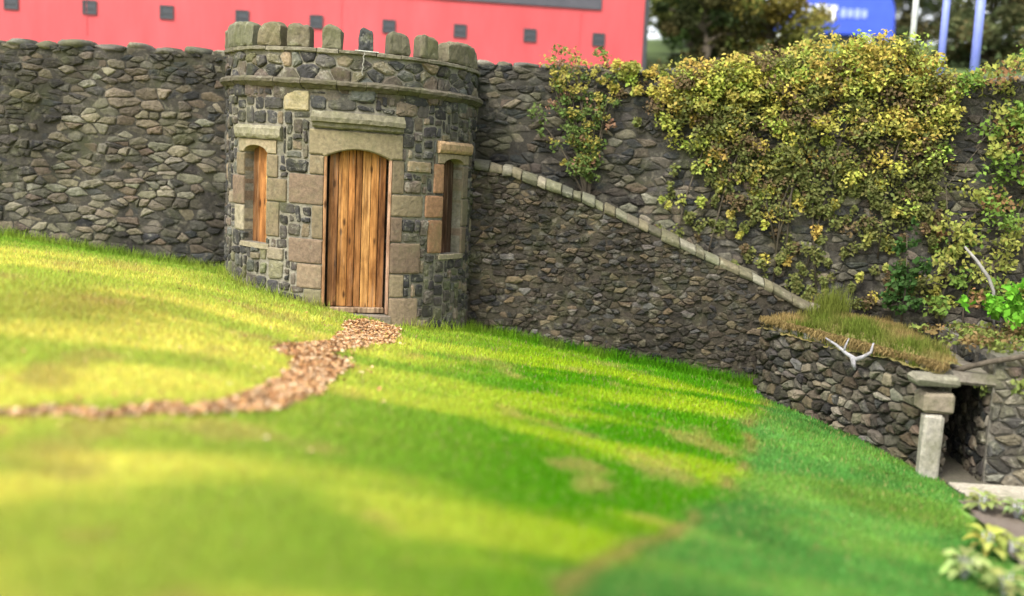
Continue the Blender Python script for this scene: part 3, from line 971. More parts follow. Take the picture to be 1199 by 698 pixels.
# ------------------------------------------------------------------ sloping wall beside the turret
SM, SU, SL = line_map([(-.85, 13.62), (1.0, 13.48), (3.1, 13.28), (3.95, 13.18)])
sw = empty('sloping_wall', (1, 13.5, -.9), 'brown rubble wall with rounded coping sloping down from the right side of the turret', 'wall')
SX = [(-.85, 1.66), (-.5, 1.64), (-.07, 1.58), (.95, 1.25), (2.09, .78), (3.1, .37), (3.6, .12), (3.95, -.04)]
def s_hi(u):
    x = SM(u, 0, 0)[0]
    return float(np.interp(x, [p[0] for p in SX], [p[1] for p in SX]))
def s_lo(u):
    x, y, _ = SM(u, 0, 0)
    return float(ground0(x, y - .1)) - .1
sb_ = MB()
us = np.linspace(0, SL, 40)
cv, cf = [], []
for u in us:
    lo = s_lo(u) - .2
    cv += [SM(u, lo, .01), SM(u, s_hi(u), .01), SM(u, s_hi(u), -.35), SM(u, lo, -.35)]
for i in range(len(us) - 1):
    for k in range(4): cf.append((i * 4 + k, i * 4 + (k + 1) % 4, i * 4 + 4 + (k + 1) % 4, i * 4 + 4 + k))
cf += [(0, 1, 2, 3), tuple(len(cv) - 4 + k for k in (3, 2, 1, 0))]
sb_.add(cv, cf, (.042, .035, .025))
rubble(sb_, SM, 0.1, SL, s_lo, s_hi, BROWN, depth=(.004, .05), gap=.005, row=.075, wmin=.05, wmax=.24, asp=2.0)
sb_.build('masonry', M['old'], sw)
sc2 = MB()
u, k = .28, 100
while u < SL - .02:
    ln = rnd.uniform(.1, .26)
    x0, y0, z0 = SM(u, s_hi(u), -.14); x1, y1, z1 = SM(u + ln, s_hi(u + ln), -.14)
    a_, b_ = Vector((x0, y0, z0 + .02)), Vector((x1, y1, z1 + .02))
    t = (b_ - a_).normalized(); nn = Vector((t.y, -t.x, 0)).normalized(); uu = nn.cross(t) * -1
    c = pick([(3, (.13, .12, .08), .25), (1, (.09, .085, .06), .25), (1, (.19, .175, .13), .2)])
    prof = [(-.2, -.03), (.19, -.03), (.205, .02), (.17, .07), (.06, .1), (-.1, .1), (-.19, .06)]
    kk = rnd.uniform(.82, 1.15)
    jv = lambda: Vector((rnd.uniform(-.012, .012), rnd.uniform(-.012, .012), rnd.uniform(-.012, .012)))
    vs_ = [tuple(a_ + nn * (p_[0] * kk) + Vector((0, 0, 1)) * (p_[1] * kk) + jv()) for p_ in prof] + [tuple(b_ - t * .006 + nn * (p_[0] * kk) + Vector((0, 0, 1)) * (p_[1] * kk) + jv()) for p_ in prof]
    m_ = len(prof)
    sc2.add(vs_, [(i, (i + 1) % m_, m_ + (i + 1) % m_, m_ + i) for i in range(m_)] + [tuple(range(m_))[::-1], tuple(range(m_, 2 * m_))], c)
    u += ln; k += 1
sc2.build('coping', M['cap'], sw, bevel=.014)

# ------------------------------------------------------------------ low wall with the mossy bed on it
LM, LU, LL = line_map([(3.2, 12.95), (3.32, 12.45), (3.9, 11.1), (4.28, 10.05), (4.3, 9.98)])
lw = empty('low_wall', (4, 11, -1.2), 'low rubble wall with a mossy turf top and a pale end post', 'wall')
def l_lo(u):
    x, y, _ = LM(u, 0, 0)
    return float(ground0(x - .1, y)) - .1
lb = MB()
us = np.linspace(0, LL, 24)
cv, cf = [], []
for u in us:
    lo = l_lo(u) - .2
    x, y, _ = LM(u, 0, 0)
    bx = 4.4 + .1 * (y - 10)
    cv += [LM(u, lo, 0), LM(u, -.17, 0), (bx, y + .15, -.17), (bx, y + .15, lo)]
for i in range(len(us) - 1):
    for k in range(4): cf.append((i * 4 + k, i * 4 + 4 + k, i * 4 + 4 + (k + 1) % 4, i * 4 + (k + 1) % 4))
cf += [(3, 2, 1, 0), tuple(len(cv) - 4 + k for k in range(4))]
lb.add(cv, cf, (.06, .055, .045))
rubble(lb, LM, 0, LL, l_lo, lambda u: -.17, lambda u, v: PALE if rnd.random() < .35 else BROWN, depth=(.02, .07), gap=.012, row=.12, wmin=.1, wmax=.3)
# end face towards the gap
EM, EU, EL = line_map([(4.28, 9.99), (4.41, 10.06)])
rubble(lb, EM, .0, EL, lambda u: -1.35, lambda u: -.17, PALE, depth=(.02, .05), gap=.01, row=.13, wmin=.12, wmax=.28)
k = 300
for u in np.arange(.1, LL, .21):
    x, y, z = LM(u, -.14, -.1)
    lb.blob((x, y, z), (.1, .13, .045), pick([(1, (.14, .13, .1), .3), (1, (.24, .22, .19), .2)]), seed=k); k += 1
lb.build('masonry', M['old'], lw)
ps = MB()
for z0, h, wd in ((-1.4, .87, .19),):
    ps.box((4.2, 9.93, z0 + h / 2), (wd, .16, h - .01), (.3, .28, .24), jit=.012, bev=.025)
ps.build('end_post', M['cap'], lw)
ls = MB()
ls.box((4.24, 9.99, -.42), (.3, .28, .2), (.19, .16, .12), jit=.012, bev=.03)
ls.box((4.2, 9.97, -.2), (.44, .28, .1), (.17, .16, .12), jit=.012, bev=.03)
ls.build('coping_stone', M['cap'], lw)
# turf: lumpy sheet on the bed, then blades and moss tufts
def bed_edge(x, y):          # how far in from the front edge of the bed
    fx_ = np.interp(np.asarray(y), [9.98, 10.05, 11.1, 12.45, 12.95], [4.3, 4.28, 3.9, 3.32, 3.2])
    return np.asarray(x) - fx_
def bed_z(x, y): return -.12 - .13 * np.exp(-(np.maximum(bed_edge(x, y), 0) / .07) ** 2) + .1 * vnoise(np.asarray(x) * 3 + 9, np.asarray(y) * 3, 31, 3) + .08 * np.exp(-((np.asarray(x) - 4.1) / .35) ** 2)
BED = [(3.2, 12.95), (3.32, 12.42), (3.88, 11.08), (4.24, 10.02), (4.5, 10.12), (4.72, 11.2), (4.95, 13.25), (3.9, 13.15)]
xs, ys = np.arange(3.1, 5.1, .05), np.arange(9.9, 13.5, .05)
X, Y = np.meshgrid(xs, ys); ins = inside(X, Y, BED)
cell = ins[:-1, :-1] | ins[1:, :-1] | ins[:-1, 1:] | ins[1:, 1:]
idx = np.arange(X.size).reshape(X.shape)
i00, i10, i11, i01 = idx[:-1, :-1][cell], idx[:-1, 1:][cell], idx[1:, 1:][cell], idx[1:, :-1][cell]
Zt = bed_z(X, Y)
tt = vnoise(X * 1.5 + 3, Y * 1.5, 44, 3)[..., None]
Ct = np.array((.17, .13, .05)) * (1 - tt) + np.array((.1, .1, .025)) * tt
tri_object('turf', np.c_[X.ravel(), Y.ravel(), Zt.ravel()], np.c_[i00, i10, i11, i01], Ct.reshape(-1, 3), turf, lw, smooth=True)

def blades(x, y, z, h, wd, col, lean=.5, seed=1):
    """one triangle per blade"""
    r = np.random.default_rng(seed)
    n = len(x)
    a = r.random(n) * 6.283
    dx, dy = np.cos(a) * wd, np.sin(a) * wd
    la = r.random(n) * 6.283
    lx, ly = np.cos(la) * h * lean * r.random(n), np.sin(la) * h * lean * r.random(n)
    v = np.empty((n, 3, 3))
    v[:, 0] = np.c_[x - dx, y - dy, z - .01]
    v[:, 1] = np.c_[x + dx, y + dy, z - .01]
    v[:, 2] = np.c_[x + lx, y + ly, z + h]
    return v.reshape(-1, 3), np.arange(3 * n).reshape(-1, 3), np.repeat(col, 3, 0)

n = 14000
x = 3.1 + rng.random(n) * 2; y = 9.9 + rng.random(n) * 3.5
k = inside(x, y, BED); x, y = x[k], y[k]
t = np.clip((vnoise(x * 1.8 + 3, y * 1.8, 45, 2) - .35) * 3, 0, 1)[:, None]
c = np.array((.3, .22, .09)) * (1 - t) + np.array((.13, .17, .03)) * t
c *= (.6 + .8 * rng.random(len(x)))[:, None]
v, f, cc = blades(x, y, bed_z(x, y), .04 + .07 * rng.random(len(x)) * (.5 + t[:, 0]), .008, c, .8, 3)
m_ = 5200                     # fringe hanging over the front edge
uu = rng.random(m_) * LL
fx = np.array([LM(q, 0, rnd.uniform(-.06, .05)) for q in uu])
fc = np.array((.26, .19, .08)) * (.5 + .9 * rng.random(m_))[:, None]
v2, f2, c2 = blades(fx[:, 0], fx[:, 1], np.full(m_, -.07) + .05 * rng.random(m_), -(.03 + .11 * rng.random(m_) * vnoise(uu * 5, uu * 0, 48, 2)), .008, fc, .9, 13)
v, f, cc = np.r_[v, v2], np.r_[f, f2 + len(v)], np.r_[cc, c2]
go = tri_object('turf_grass', v, f, cc, M['grass'], lw); go['kind'] = 'stuff'

# ------------------------------------------------------------------ covered gap and pier on the right
pr_ = empty('stone_pier', (5.6, 10.4, -1.3), 'pale rubble pier and lintel over the dark gap right of the low wall', 'pier')
PM, PU, PL = line_map([(4.83, 10.05), (7.2, 9.75)])
pb = MB()
pb.add([PM(0, -1.5, 0), PM(PL, -1.5, 0), PM(PL, .05, 0), PM(0, .05, 0), PM(0, -1.5, -2), PM(PL, -1.5, -2), PM(PL, .05, -2), PM(0, .05, -2)],
       [(0, 1, 2, 3), (5, 4, 7, 6), (4, 0, 3, 7), (1, 5, 6, 2), (3, 2, 6, 7), (0, 4, 5, 1)], (.13, .12, .1))
rubble(pb, PM, 0, PL, lambda u: -1.4, lambda u: .06, PALE, depth=(.02, .06), gap=.012, row=.13, wmin=.12, wmax=.34)
GM, GU, GL = line_map([(5.07, 12.0), (4.83, 10.05)])
rubble(pb, GM, 0, GL - .03, lambda u: -1.4, lambda u: .0, OLD, depth=(.01, .04), gap=.01, row=.13, wmin=.12, wmax=.34)
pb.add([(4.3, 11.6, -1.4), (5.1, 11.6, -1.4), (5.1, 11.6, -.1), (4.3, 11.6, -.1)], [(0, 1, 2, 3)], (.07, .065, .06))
pb.build('masonry', M['rubble'], pr_)
pl = MB()
pl.box((4.72, 10.8, -.2), (.72, 1.55, .14), (.14, .125, .1), jit=.015, bev=.03, rot=Matrix.Rotation(.05, 3, 'Y'))
pl.build('lintel', M['cap'], pr_)

# paving strip in front of the gap
pv = MB()
x = 4.35
while x < 8:
    ln = rnd.uniform(.5, .8)
    pv.box((x + ln / 2, 9.55 - .1 * (x - 4.4), -1.235), (ln - .012, .5, .1), pick([(1, (.36, .33, .28), .12)]), jit=.006, bev=.015, rot=Matrix.Rotation(-.1, 3, 'Z'))
    x += ln
tag(pv.build('paving', M['cap']), kind='structure')
# planting bed soil
bs = MB()
bp_ = [(4.05, 8.9), (4.42, 9.3), (9, 8.8), (9, 3), (3.7, 5.2), (3.78, 7.2)]
n = len(bp_)
BEDLINE = bp_
xs, ys = np.arange(3.6, 8, .08), np.arange(3, 9.35, .08)
X, Y = np.meshgrid(xs, ys); ins = inside(X, Y, bp_)
cell = ins[:-1, :-1] & ins[1:, :-1] & ins[:-1, 1:] & ins[1:, 1:]
idx = np.arange(X.size).reshape(X.shape)
Zb = ground(X, Y) + .015 + .05 * vnoise(X * 6, Y * 6, 66, 2)
o = tri_object('flower_bed_soil', np.c_[X.ravel(), Y.ravel(), Zb.ravel()], np.c_[idx[:-1, :-1][cell], idx[:-1, 1:][cell], idx[1:, 1:][cell], idx[1:, :-1][cell]], np.tile((.17, .14, .115), (X.size, 1)), soil, smooth=True)
tag(o, kind='structure')

# ------------------------------------------------------------------ grass, fallen leaves
def lawn_grass(n):
    d = np.sqrt(rng.random(n)) * 0
    # denser close to the viewer
    yy = 2.6 * (14.4 / 2.6) ** rng.random(n)
    xx = (rng.random(n) * 2 - 1) * (yy * .62 + .5) + .05
    dist = yy
    # keep out of walls, path, beds
    keep = yy < wall_y(xx) - .02
    keep &= ((xx - CX) ** 2 + (yy - CY) ** 2) > 1.63 ** 2
    sx = np.interp(xx, [-.85, 1.0, 3.1, 3.95], [13.6, 13.46, 13.26, 13.16])
    keep &= ~((xx > -.8) & (yy > sx))
    lx = np.interp(yy, [9.98, 10.05, 11.1, 12.45, 12.95], [4.28, 4.26, 3.88, 3.3, 3.18])
    keep &= ~((yy > 9.9) & (xx > lx - .02))
    keep &= ~((yy > 9.2) & (xx > 4.35))
    keep &= ~inside(xx, yy, BEDLINE)
    keep &= ~(in_path(xx, yy) & (rng.random(n) > np.where(xx < -2.3, .2, .04)))
    xx, yy = xx[keep], yy[keep]
    m_ = len(xx)
    c = grass_cols(xx, yy, m_) * (.68 + .64 * rng.random(m_))[:, None] * (.88 + .24 * rng.random((m_, 3)))
    dry = rng.random(m_) < .05
    c[dry] = np.array((.36, .3, .12)) * (.7 + .6 * rng.random(dry.sum()))[:, None]
    sc = .55 + yy / 12
    h = (.012 + .018 * rng.random(m_)) * sc * (.7 + .7 * vnoise(xx * 2, yy * 2, 71, 2))
    v, f, cc = blades(xx, yy, ground(xx, yy), h, .0028 * (.6 + yy / 5), c, 1.1, 8)
    o = tri_object('grass', v, f, cc, M['grass'])
    tag(o, kind='stuff')
lawn_grass(620000)
n = 5200     # longer tufts where mower cannot reach, at the foot of the walls
x = np.r_[-9 + rng.random(n) * 5.2, -.6 + rng.random(n) * 3.9]
y = np.where(x < -3.7, wall_y(x) - .06, np.interp(x, [-.85, 1.0, 3.1, 3.95], [13.58, 13.44, 13.24, 13.14])) - np.abs(rng.normal(0, .09, len(x)))
th = CX + np.sin(np.linspace(R_(-75), R_(85), 1400)) * (1.65 + np.abs(rng.normal(0, .06, 1400)))
ty = CY - np.cos(np.linspace(R_(-75), R_(85), 1400)) * (1.65 + np.abs(rng.normal(0, .06, 1400)))
k = ~((th > -2.15) & (th < -1.3))
x, y = np.r_[x, th[k]], np.r_[y, ty[k]]
c = grass_cols(x, y, len(x)) * (.5 + .7 * rng.random(len(x)))[:, None]
v, f, cc = blades(x, y, ground(x, y), .04 + .15 * rng.random(len(x)) ** 2, .006, c, .8, 9)
tag(tri_object('grass_tufts', v, f, cc, M['grass']), kind='stuff')

def leaf_quads(P, size, cols, r, up_bias=0.0, N=None):
    """folded diamond leaves at P (n,3)"""
    n = len(P)
    nrm = r.normal(0, 1, (n, 3))
    if N is not None: nrm = nrm * .75 + N
    nrm[:, 2] += up_bias
    nrm /= np.linalg.norm(nrm, axis=1)[:, None]
    t = np.cross(nrm, r.normal(0, 1, (n, 3))); t /= np.linalg.norm(t, axis=1)[:, None]
    b = np.cross(nrm, t)
    s = (size * (.6 + .8 * r.random(n)))[:, None]
    v = np.empty((n, 4, 3))
    v[:, 0] = P - t * s * .5
    v[:, 1] = P + b * s * .32 + nrm * s * .1
    v[:, 2] = P + t * s * .5
    v[:, 3] = P - b * s * .32 + nrm * s * .1
    q = np.arange(n) * 4
    f = np.r_[np.c_[q, q + 1, q + 2], np.c_[q, q + 2, q + 3]]
    return v.reshape(-1, 3), f, np.repeat(cols, 4, 0)

def path_leaves():
    n = 75000
    x = -4.6 + rng.random(n) * 3.7; y = 5.2 + rng.random(n) * 6.8
    ok = in_path(x, y, .06) & (vnoise(x * 6, y * 6, 81, 2) + .25 * (x > -2.6) > .36)
    stray = rng.random(n) < .004
    near = in_path(x + .5 * (rng.random(n) - .5), y + .6 * (rng.random(n) - .5), .1)
    ok |= near & (rng.random(n) < .05)
    ok |= rng.random(n) < .0015
    ok &= ((x - CX) ** 2 + (y - CY) ** 2) > 1.64 ** 2
    x, y = x[ok], y[ok]
    n = len(x)
    pal = np.array([(.4, .23, .11), (.5, .33, .18), (.26, .13, .06), (.58, .44, .28), (.34, .17, .08), (.13, .075, .04), (.48, .26, .1)])
    c = pal[rng.choice(len(pal), n, p=[.2, .2, .14, .14, .12, .1, .1])] * (.75 + .5 * rng.random(n))[:, None]
    P = np.c_[x, y, ground(x, y) + .006 + .012 * rng.random(n)]
    v, f, cc = leaf_quads(P, np.full(n, .046), c, rng, 2.2)
    tag(tri_object('fallen_leaves', v, f, cc, M['dry']), kind='stuff')
path_leaves()

# ------------------------------------------------------------------ climbers on the wall
def plant(name, label, cat, origin, clusters, colfn, size, stems=None, group=None, per=30, N=None, stem_mat='bark', up_bias=.3):
    e = empty(name, origin, label, cat, group)
    r = np.random.default_rng(abs(int(origin[0] * 100 + origin[2] * 10)) + len(clusters))
    P, C = [], []
    for (c, rad) in clusters:
        m_ = max(4, int(per * r.uniform(.6, 1.4)))
        q = r.normal(0, 1, (m_, 3)); q /= np.linalg.norm(q, axis=1)[:, None]
        q *= (r.random(m_) ** .5)[:, None] * np.array(rad)
        P.append(q + np.array(c)); base = np.array(colfn(c, r))
        C.append(base[None] * (.75 + .5 * r.random((m_, 1))) * (.92 + .16 * r.random((m_, 3))))
    P = np.concatenate(P); C = np.concatenate(C)
    v, f, cc = leaf_quads(P, np.full(len(P), size), C, r, up_bias, N)
    tri_object('foliage', v, f, cc, M['leaf'], e)
    if stems:
        mb = MB()
        for pts, r0 in stems: mb.tube(pts, [r0 * (1 - .8 * i / (len(pts) - 1)) for i in range(len(pts))], seg=6)
        mb.build('stem', M[stem_mat], e, smooth=True)
    return e

def ivy_cols(c, r):
    z = c[2]
    t = np.clip((z - 1.6) / 1.6, 0, 1)
    k = r.random()
    if k < .15 + .6 * t: return (.36 * r.uniform(.75, 1.1), .335 * r.uniform(.8, 1.1), .07)
    if k < .85: return (.13, .14, .045)
    return (.13, .095, .05)

def wall_cluster(x, z, out): return (x, float(wall_y(x)) - out, z)
cl = []
while len(cl) < 620:
    x = rnd.uniform(1.75, 5.45)
    top = np.interp(x, [1.75, 2.1, 2.9, 3.4, 3.8, 4.7, 5.1, 5.45], [3.0, 3.05, 3.12, 3.28, 3.38, 3.38, 3.2, 2.95])
    bot = np.interp(x, [1.75, 2.4, 3.2, 4.4, 5.45], [2.2, 1.6, 1.15, 1.05, 1.3])
    z = top - (top - bot) * rnd.random() ** 1.35
    dens = 1 - .8 * ((top - z) / (top - bot))
    dens *= min(1, .12 + (x - 1.75) / .7) * min(1, .2 + (5.45 - x) / .5)
    z += rnd.gauss(0, .06)
    if rnd.random() > dens: continue
    out = rnd.uniform(-.25 if z > 3.15 else .03, .38) * (.4 + .6 * (z - bot) / (top - bot))
    s = rnd.uniform(.09, .2)
    cl.append((wall_cluster(x, z, out), (s * 1.2, s, s * .9)))
for i in range(40):             # loose growth along the wall top towards the smaller climber
    x = rnd.uniform(1.2, 2.1); z = 3.1 - abs(rnd.gauss(0, .3))
    s = rnd.uniform(.05, .11)
    cl.append((wall_cluster(x, z, rnd.uniform(.0, .16)), (s, s * .6, s * 1.2)))
for i in range(230):            # thin straggling growth below the thick mass
    x = rnd.uniform(1.9, 5.5); z = rnd.uniform(.1, 1.9)
    s = rnd.uniform(.04, .1)
    cl.append((wall_cluster(x, z, rnd.uniform(.02, .14)), (s, s * .6, s * 1.3)))
stems = []
for i in range(9):
    x = rnd.uniform(2, 5.3)
    x2 = x + rnd.uniform(-.8, .8)
    pts = []
    for k in range(7):
        t = k / 6
        pts.append((x2 + (x - x2) * t + rnd.uniform(-.05, .05), float(wall_y(x2 + (x - x2) * t)) - .07 - .12 * t, rnd.uniform(.2, 1.1) if k == 0 else 1.0 + 2.2 * t))
    stems.append((pts, .013))
plant('ivy', 'yellowing ivy spilling thickly over the wall top in front of the blue van', 'ivy', (3.6, 13.4, 1.0), cl, ivy_cols, .052, stems, 'climbing plants on the retaining wall', N=np.array((0, -.8, .5)), per=60)

cl = []
stems = []
for i in range(15):
    a = rnd.uniform(-1, 1)
    x0, z0 = .95, 1.2
    x1 = .72 + a * .62 + rnd.uniform(-.1, .1); z1 = 3.2 - abs(a) * .45 + rnd.uniform(-.35, .15)
    pts = [(x0 + (x1 - x0) * t ** 1.3 + rnd.uniform(-.02, .02), float(wall_y(x0)) - .08 - .1 * math.sin(t * 3), z0 + (z1 - z0) * t) for t in np.linspace(0, 1, 7)]
    stems.append((pts, .016))
    for p_ in pts[2:]:
        for _ in range(2):
            s = rnd.uniform(.05, .13)
            cl.append(((p_[0] + rnd.uniform(-.1, .1), p_[1] - rnd.uniform(-.02, .12), p_[2] + rnd.uniform(-.1, .08)), (s, s * .8, s)))
for i in range(14):
    cl.append(((rnd.uniform(.35, 1.3), 14.0 + rnd.uniform(-.1, .25), rnd.uniform(3.05, 3.3)), (.13, .12, .08)))
plant('climbing_shrub', 'thin green and yellow climber fanning up the wall beside the turret', 'climber', (.95, 13.9, 1.1), cl,
      lambda c, r: (.27, .24, .06) if r.random() < .2 + .5 * (c[2] > 2.7) else (.1, .14, .04) if r.random() < .92 else (.24, .14, .09), .05, stems, 'climbing plants on the retaining wall', per=22, N=np.array((0, -.6, .3)))

cl = []
while len(cl) < 260:
    x = rnd.uniform(5.3, 8.2)
    top = np.interp(x, [5.3, 5.8, 6.5, 8.2], [2.9, 3.2, 3.45, 3.4])
    z = rnd.uniform(-.1, 1) * 0 + (-.1 + (top + .1) * rnd.random() ** .75)
    if x < 5.75 and 1.2 < z < 2.9 and rnd.random() < .8: continue
    s = rnd.uniform(.09, .22)
    cl.append((wall_cluster(x, z, rnd.uniform(.03, .42)), (s * 1.1, s, s)))
stems = [([(5.5 + i * .3 + rnd.uniform(-.08, .08) * k, float(wall_y(5.5 + i * .3)) - .08 - .03 * k, -.3 + .5 * k) for k in range(7)], .014) for i in range(8)]
plant('ivy', 'yellow green ivy hanging down the wall at the far right edge', 'ivy', (6.4, 12.9, -.3), cl,
      lambda c, r: (.24, .25, .06) if r.random() < .55 else (.13, .2, .04) if r.random() < .8 else (.22, .13, .06), .066, stems, 'climbing plants on the retaining wall', per=44, N=np.array((0, -.8, .4)))

# small shrubs between low wall and retaining wall
def clump(c, r, n, s=.1): return [((c[0] + rnd.gauss(0, r[0]), c[1] + rnd.gauss(0, r[1]), c[2] + abs(rnd.gauss(0, r[2]))), (s, s, s)) for _ in range(n)]
plant('shrub', 'bright green leafy shrub above the dark gap', 'shrub', (5.35, 11.2, .05), clump((5.35, 11.2, .28), (.2, .18, .16), 20), lambda c, r: (.13, .32, .03), .09, [([(5.35, 11.2, .0), (5.4, 11.15, .3), (5.45, 11.15, .55)], .015)], per=24)
plant('shrub', 'dark green bush behind the right end of the mossy turf', 'shrub', (4.95, 12.9, -.1), clump((4.95, 12.9, .12), (.12, .1, .5), 22), lambda c, r: (.045, .09, .025), .08, [([(4.95, 12.9, -.1), (4.95, 12.85, .5), (4.9, 12.85, 1.1)], .015)], per=24)
plant('shrub', 'olive trailing plant over the pier at the right edge', 'shrub', (5.3, 10.1, -.1), clump((5.55, 10.05, -.35), (.35, .08, .3), 24), lambda c, r: (.2, .24, .07), .075, [([(5.3, 10.2, .0), (5.4, 9.98, -.2), (5.5, 9.95, -.6)], .012)], per=22)

plant('shrub', 'low olive ground cover spilling over the top of the pale pier', 'shrub', (5.4, 11.0, .0), [((4.75 + 2.0 * rnd.random(), 10.15 + 1.7 * rnd.random(), .05 + .1 * rnd.random()), (.14, .14, .07)) for _ in range(90)],
      lambda c, r: (.16, .19, .05) if r.random() < .6 else (.2, .14, .06), .06, [([(5.4, 11.0, .0), (5.5, 10.9, .1), (5.7, 10.7, .12)], .012)], per=30)
# grass tussock on the bed
x = 4.0 + rng.normal(0, .09, 500); y = 12.75 + rng.normal(0, .09, 500)
v, f, cc = blades(x, y, bed_z(x, y), .15 + .3 * rng.random(500), .007, np.array((.17, .2, .04)) * (.6 + .7 * rng.random(500))[:, None], .5, 12)
tag(tri_object('grass_tussock', v, f, cc, M['grass']), 'upright olive grass tussock where the sloping wall meets the mossy turf', 'grass tussock')

# bleached root on the edge of the turf
bw = MB()
B0 = Vector((3.72, 10.95, -.15))
bw.tube([B0 + Vector(q) for q in ((-.22, .3, .12), (-.14, .16, .07), (-.06, .06, .0), (.02, -.02, -.05), (.1, -.02, -.02), (.17, -.05, .04), (.2, -.02, .14))], [.01, .016, .02, .03, .024, .018, .01], seg=8)
bw.tube([B0 + Vector(q) for q in ((-.08, .08, .01), (-.07, .07, .08), (-.03, .1, .16))], [.014, .011, .006], seg=7)
bw.tube([B0 + Vector(q) for q in ((.0, .0, -.03), (.0, -.03, -.1), (.02, -.04, -.16))], [.035, .025, .012], seg=7)
tag(bw.build('forked_root', M['root'], smooth=True), 'forked white root lying on the edge of the mossy turf', 'root')
# pale branches
br = MB()
br.tube([(4.45, 10.1, -.12), (4.75, 10.0, .0), (5.1, 9.9, .1), (5.5, 9.8, .28), (6.0, 9.7, .42)], [.03, .028, .026, .024, .018], seg=7)
br.tube([(5.1, 9.9, .1), (5.25, 9.92, .26), (5.5, 9.95, .36)], [.015, .012, .006], seg=6)
tag(br.build('fallen_branch', M['bark'], smooth=True), 'long bare branch lying across the dark gap', 'branch')
br = MB()
br.tube([(5.35, 12.2, 1.0), (5.48, 12.15, .85), (5.62, 12.1, .66), (5.7, 12.1, .5), (5.76, 12.1, 0.0)], [.014, .02, .023, .02, .012], seg=7)
tag(br.build('broken_branch', M['pale_wood'], smooth=True), 'short bleached branch leaning on the ivy at the right', 'branch')

# broad leaved plants in the bed, bottom right
def hosta(x, y, n, s, label, c0):
    z = float(ground(x, y)) + .03
    e = empty('hosta', (x, y, z), label, 'plant', 'broad leaved plants in the flower bed')
    fo, stm = MB(), MB()
    n = n * 2 + 4
    for i in range(n):
        a = 2.4 * i + rnd.uniform(-.3, .3)
        ln = s * rnd.uniform(.5, .95); lift = rnd.uniform(.3, 1.0) + .9 * (1 - i / n)
        d = Vector((math.cos(a), math.sin(a), 0)); sd_ = Vector((-d.y, d.x, 0))
        base = Vector((x, y, z)) + d * s * .25 + Vector((0, 0, s * .5 * lift))
        stm.tube([(x, y, z - .02), tuple(base)], [.006, .004], seg=5)
        vs_, fs = [], []
        kq = rnd.uniform(.45, 1.0)
        c = tuple(q * kq * rnd.uniform(.9, 1.1) for q in c0)
        for k in range(7):
            t = k / 6
            wv = ln * .3 * math.sin(math.pi * (.06 + .94 * t) ** .8) * (1 + .08 * math.sin(k * 2.6 + i))
            q = base + d * (ln * t) + Vector((0, 0, ln * (.35 * lift * t - .55 * t * t)))
            for j in (-1, -.5, 0, .5, 1): vs_.append(tuple(q + sd_ * (wv * j) + Vector((0, 0, abs(j) * wv * .35 + rnd.uniform(-.003, .003)))))
        for k in range(6):
            for j in range(4): fs.append((k * 5 + j, k * 5 + j + 1, k * 5 + j + 6, k * 5 + j + 5))
        fo.add(vs_, fs, c)
    fo.build('foliage', M['leaf'], e, smooth=True)
    stm.build('stem', M['leaf'], e)
for (px_, py_, n, s, lab, c0) in [(1150, 603, 9, .17, 'pale green broad leaved plant just below the paving strip', (.32, .38, .12)), (1190, 612, 8, .16, 'broad leaved plant at the right edge below the paving strip', (.26, .34, .12)),
                                (1155, 650, 10, .17, 'yellow green broad leaved plant in the middle of the flower bed', (.42, .46, .1)), (1185, 655, 8, .15, 'broad leaved plant on the right in the middle of the flower bed', (.36, .42, .12)), (1128, 680, 10, .18, 'large pale broad leaved plant at the bottom corner of the lawn', (.38, .45, .16)), (1175, 700, 9, .16, 'broad leaved plant at the bottom right corner', (.34, .4, .13))]:
    x, y = from_px(px_, py_)
    hosta(x, y, n, s, lab, c0)

# ------------------------------------------------------------------ above the wall: red shed, van, posts
rb = empty('red_shed', (-4, 21, 3.6), 'long red painted shed with small square windows and dark upper band', 'shed')
A, B = Vector((-15.5, 19.07, 0)), Vector((2.5, 21.6, 0))
t = (B - A).normalized(); nb = Vector((t.y, -t.x, 0)); Ls = (B - A).length
rot = Matrix((t, -nb, Vector((0, 0, 1)))).transposed()
def sp(u, n, z):
    q = A + t * u + nb * n
    return (q.x, q.y, z)
hull = MB()
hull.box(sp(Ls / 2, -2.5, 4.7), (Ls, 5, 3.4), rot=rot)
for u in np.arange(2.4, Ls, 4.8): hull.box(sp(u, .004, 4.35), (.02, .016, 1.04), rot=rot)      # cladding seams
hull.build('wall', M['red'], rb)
bd = MB()
bd.box(sp(Ls / 2 - .48, .02, 5.6), (Ls - .96, .03, 1.32), rot=rot, bev=.004)
bd.build('cladding_band', M['band'], rb)
tr = MB()
tr.box(sp(Ls - .01, .012, 4.7), (.09, .05, 3.38), rot=rot, bev=.006)
tr.build('corner_trim', M['dark'], rb)
rfm = MB()
rfm.add([sp(-.3, .3, 6.4), sp(Ls + .3, .3, 6.4), sp(Ls + .3, -2.5, 7.4), sp(-.3, -2.5, 7.4), sp(-.3, -5.3, 6.4), sp(Ls + .3, -5.3, 6.4), sp(-.3, .3, 6.32), sp(Ls + .3, .3, 6.32), sp(-.3, -5.3, 6.32), sp(Ls + .3, -5.3, 6.32)],
        [(0, 1, 2, 3), (3, 2, 5, 4), (6, 7, 1, 0), (4, 5, 9, 8), (0, 3, 4, 8, 6), (1, 7, 9, 5, 2), (6, 8, 9, 7)])
rfm.build('roof', M['band'], rb)
u0 = (Vector((-8.3, 20.0, 0)) - A).dot(t); u1 = (Vector((1.52, 21.5, 0)) - A).dot(t)
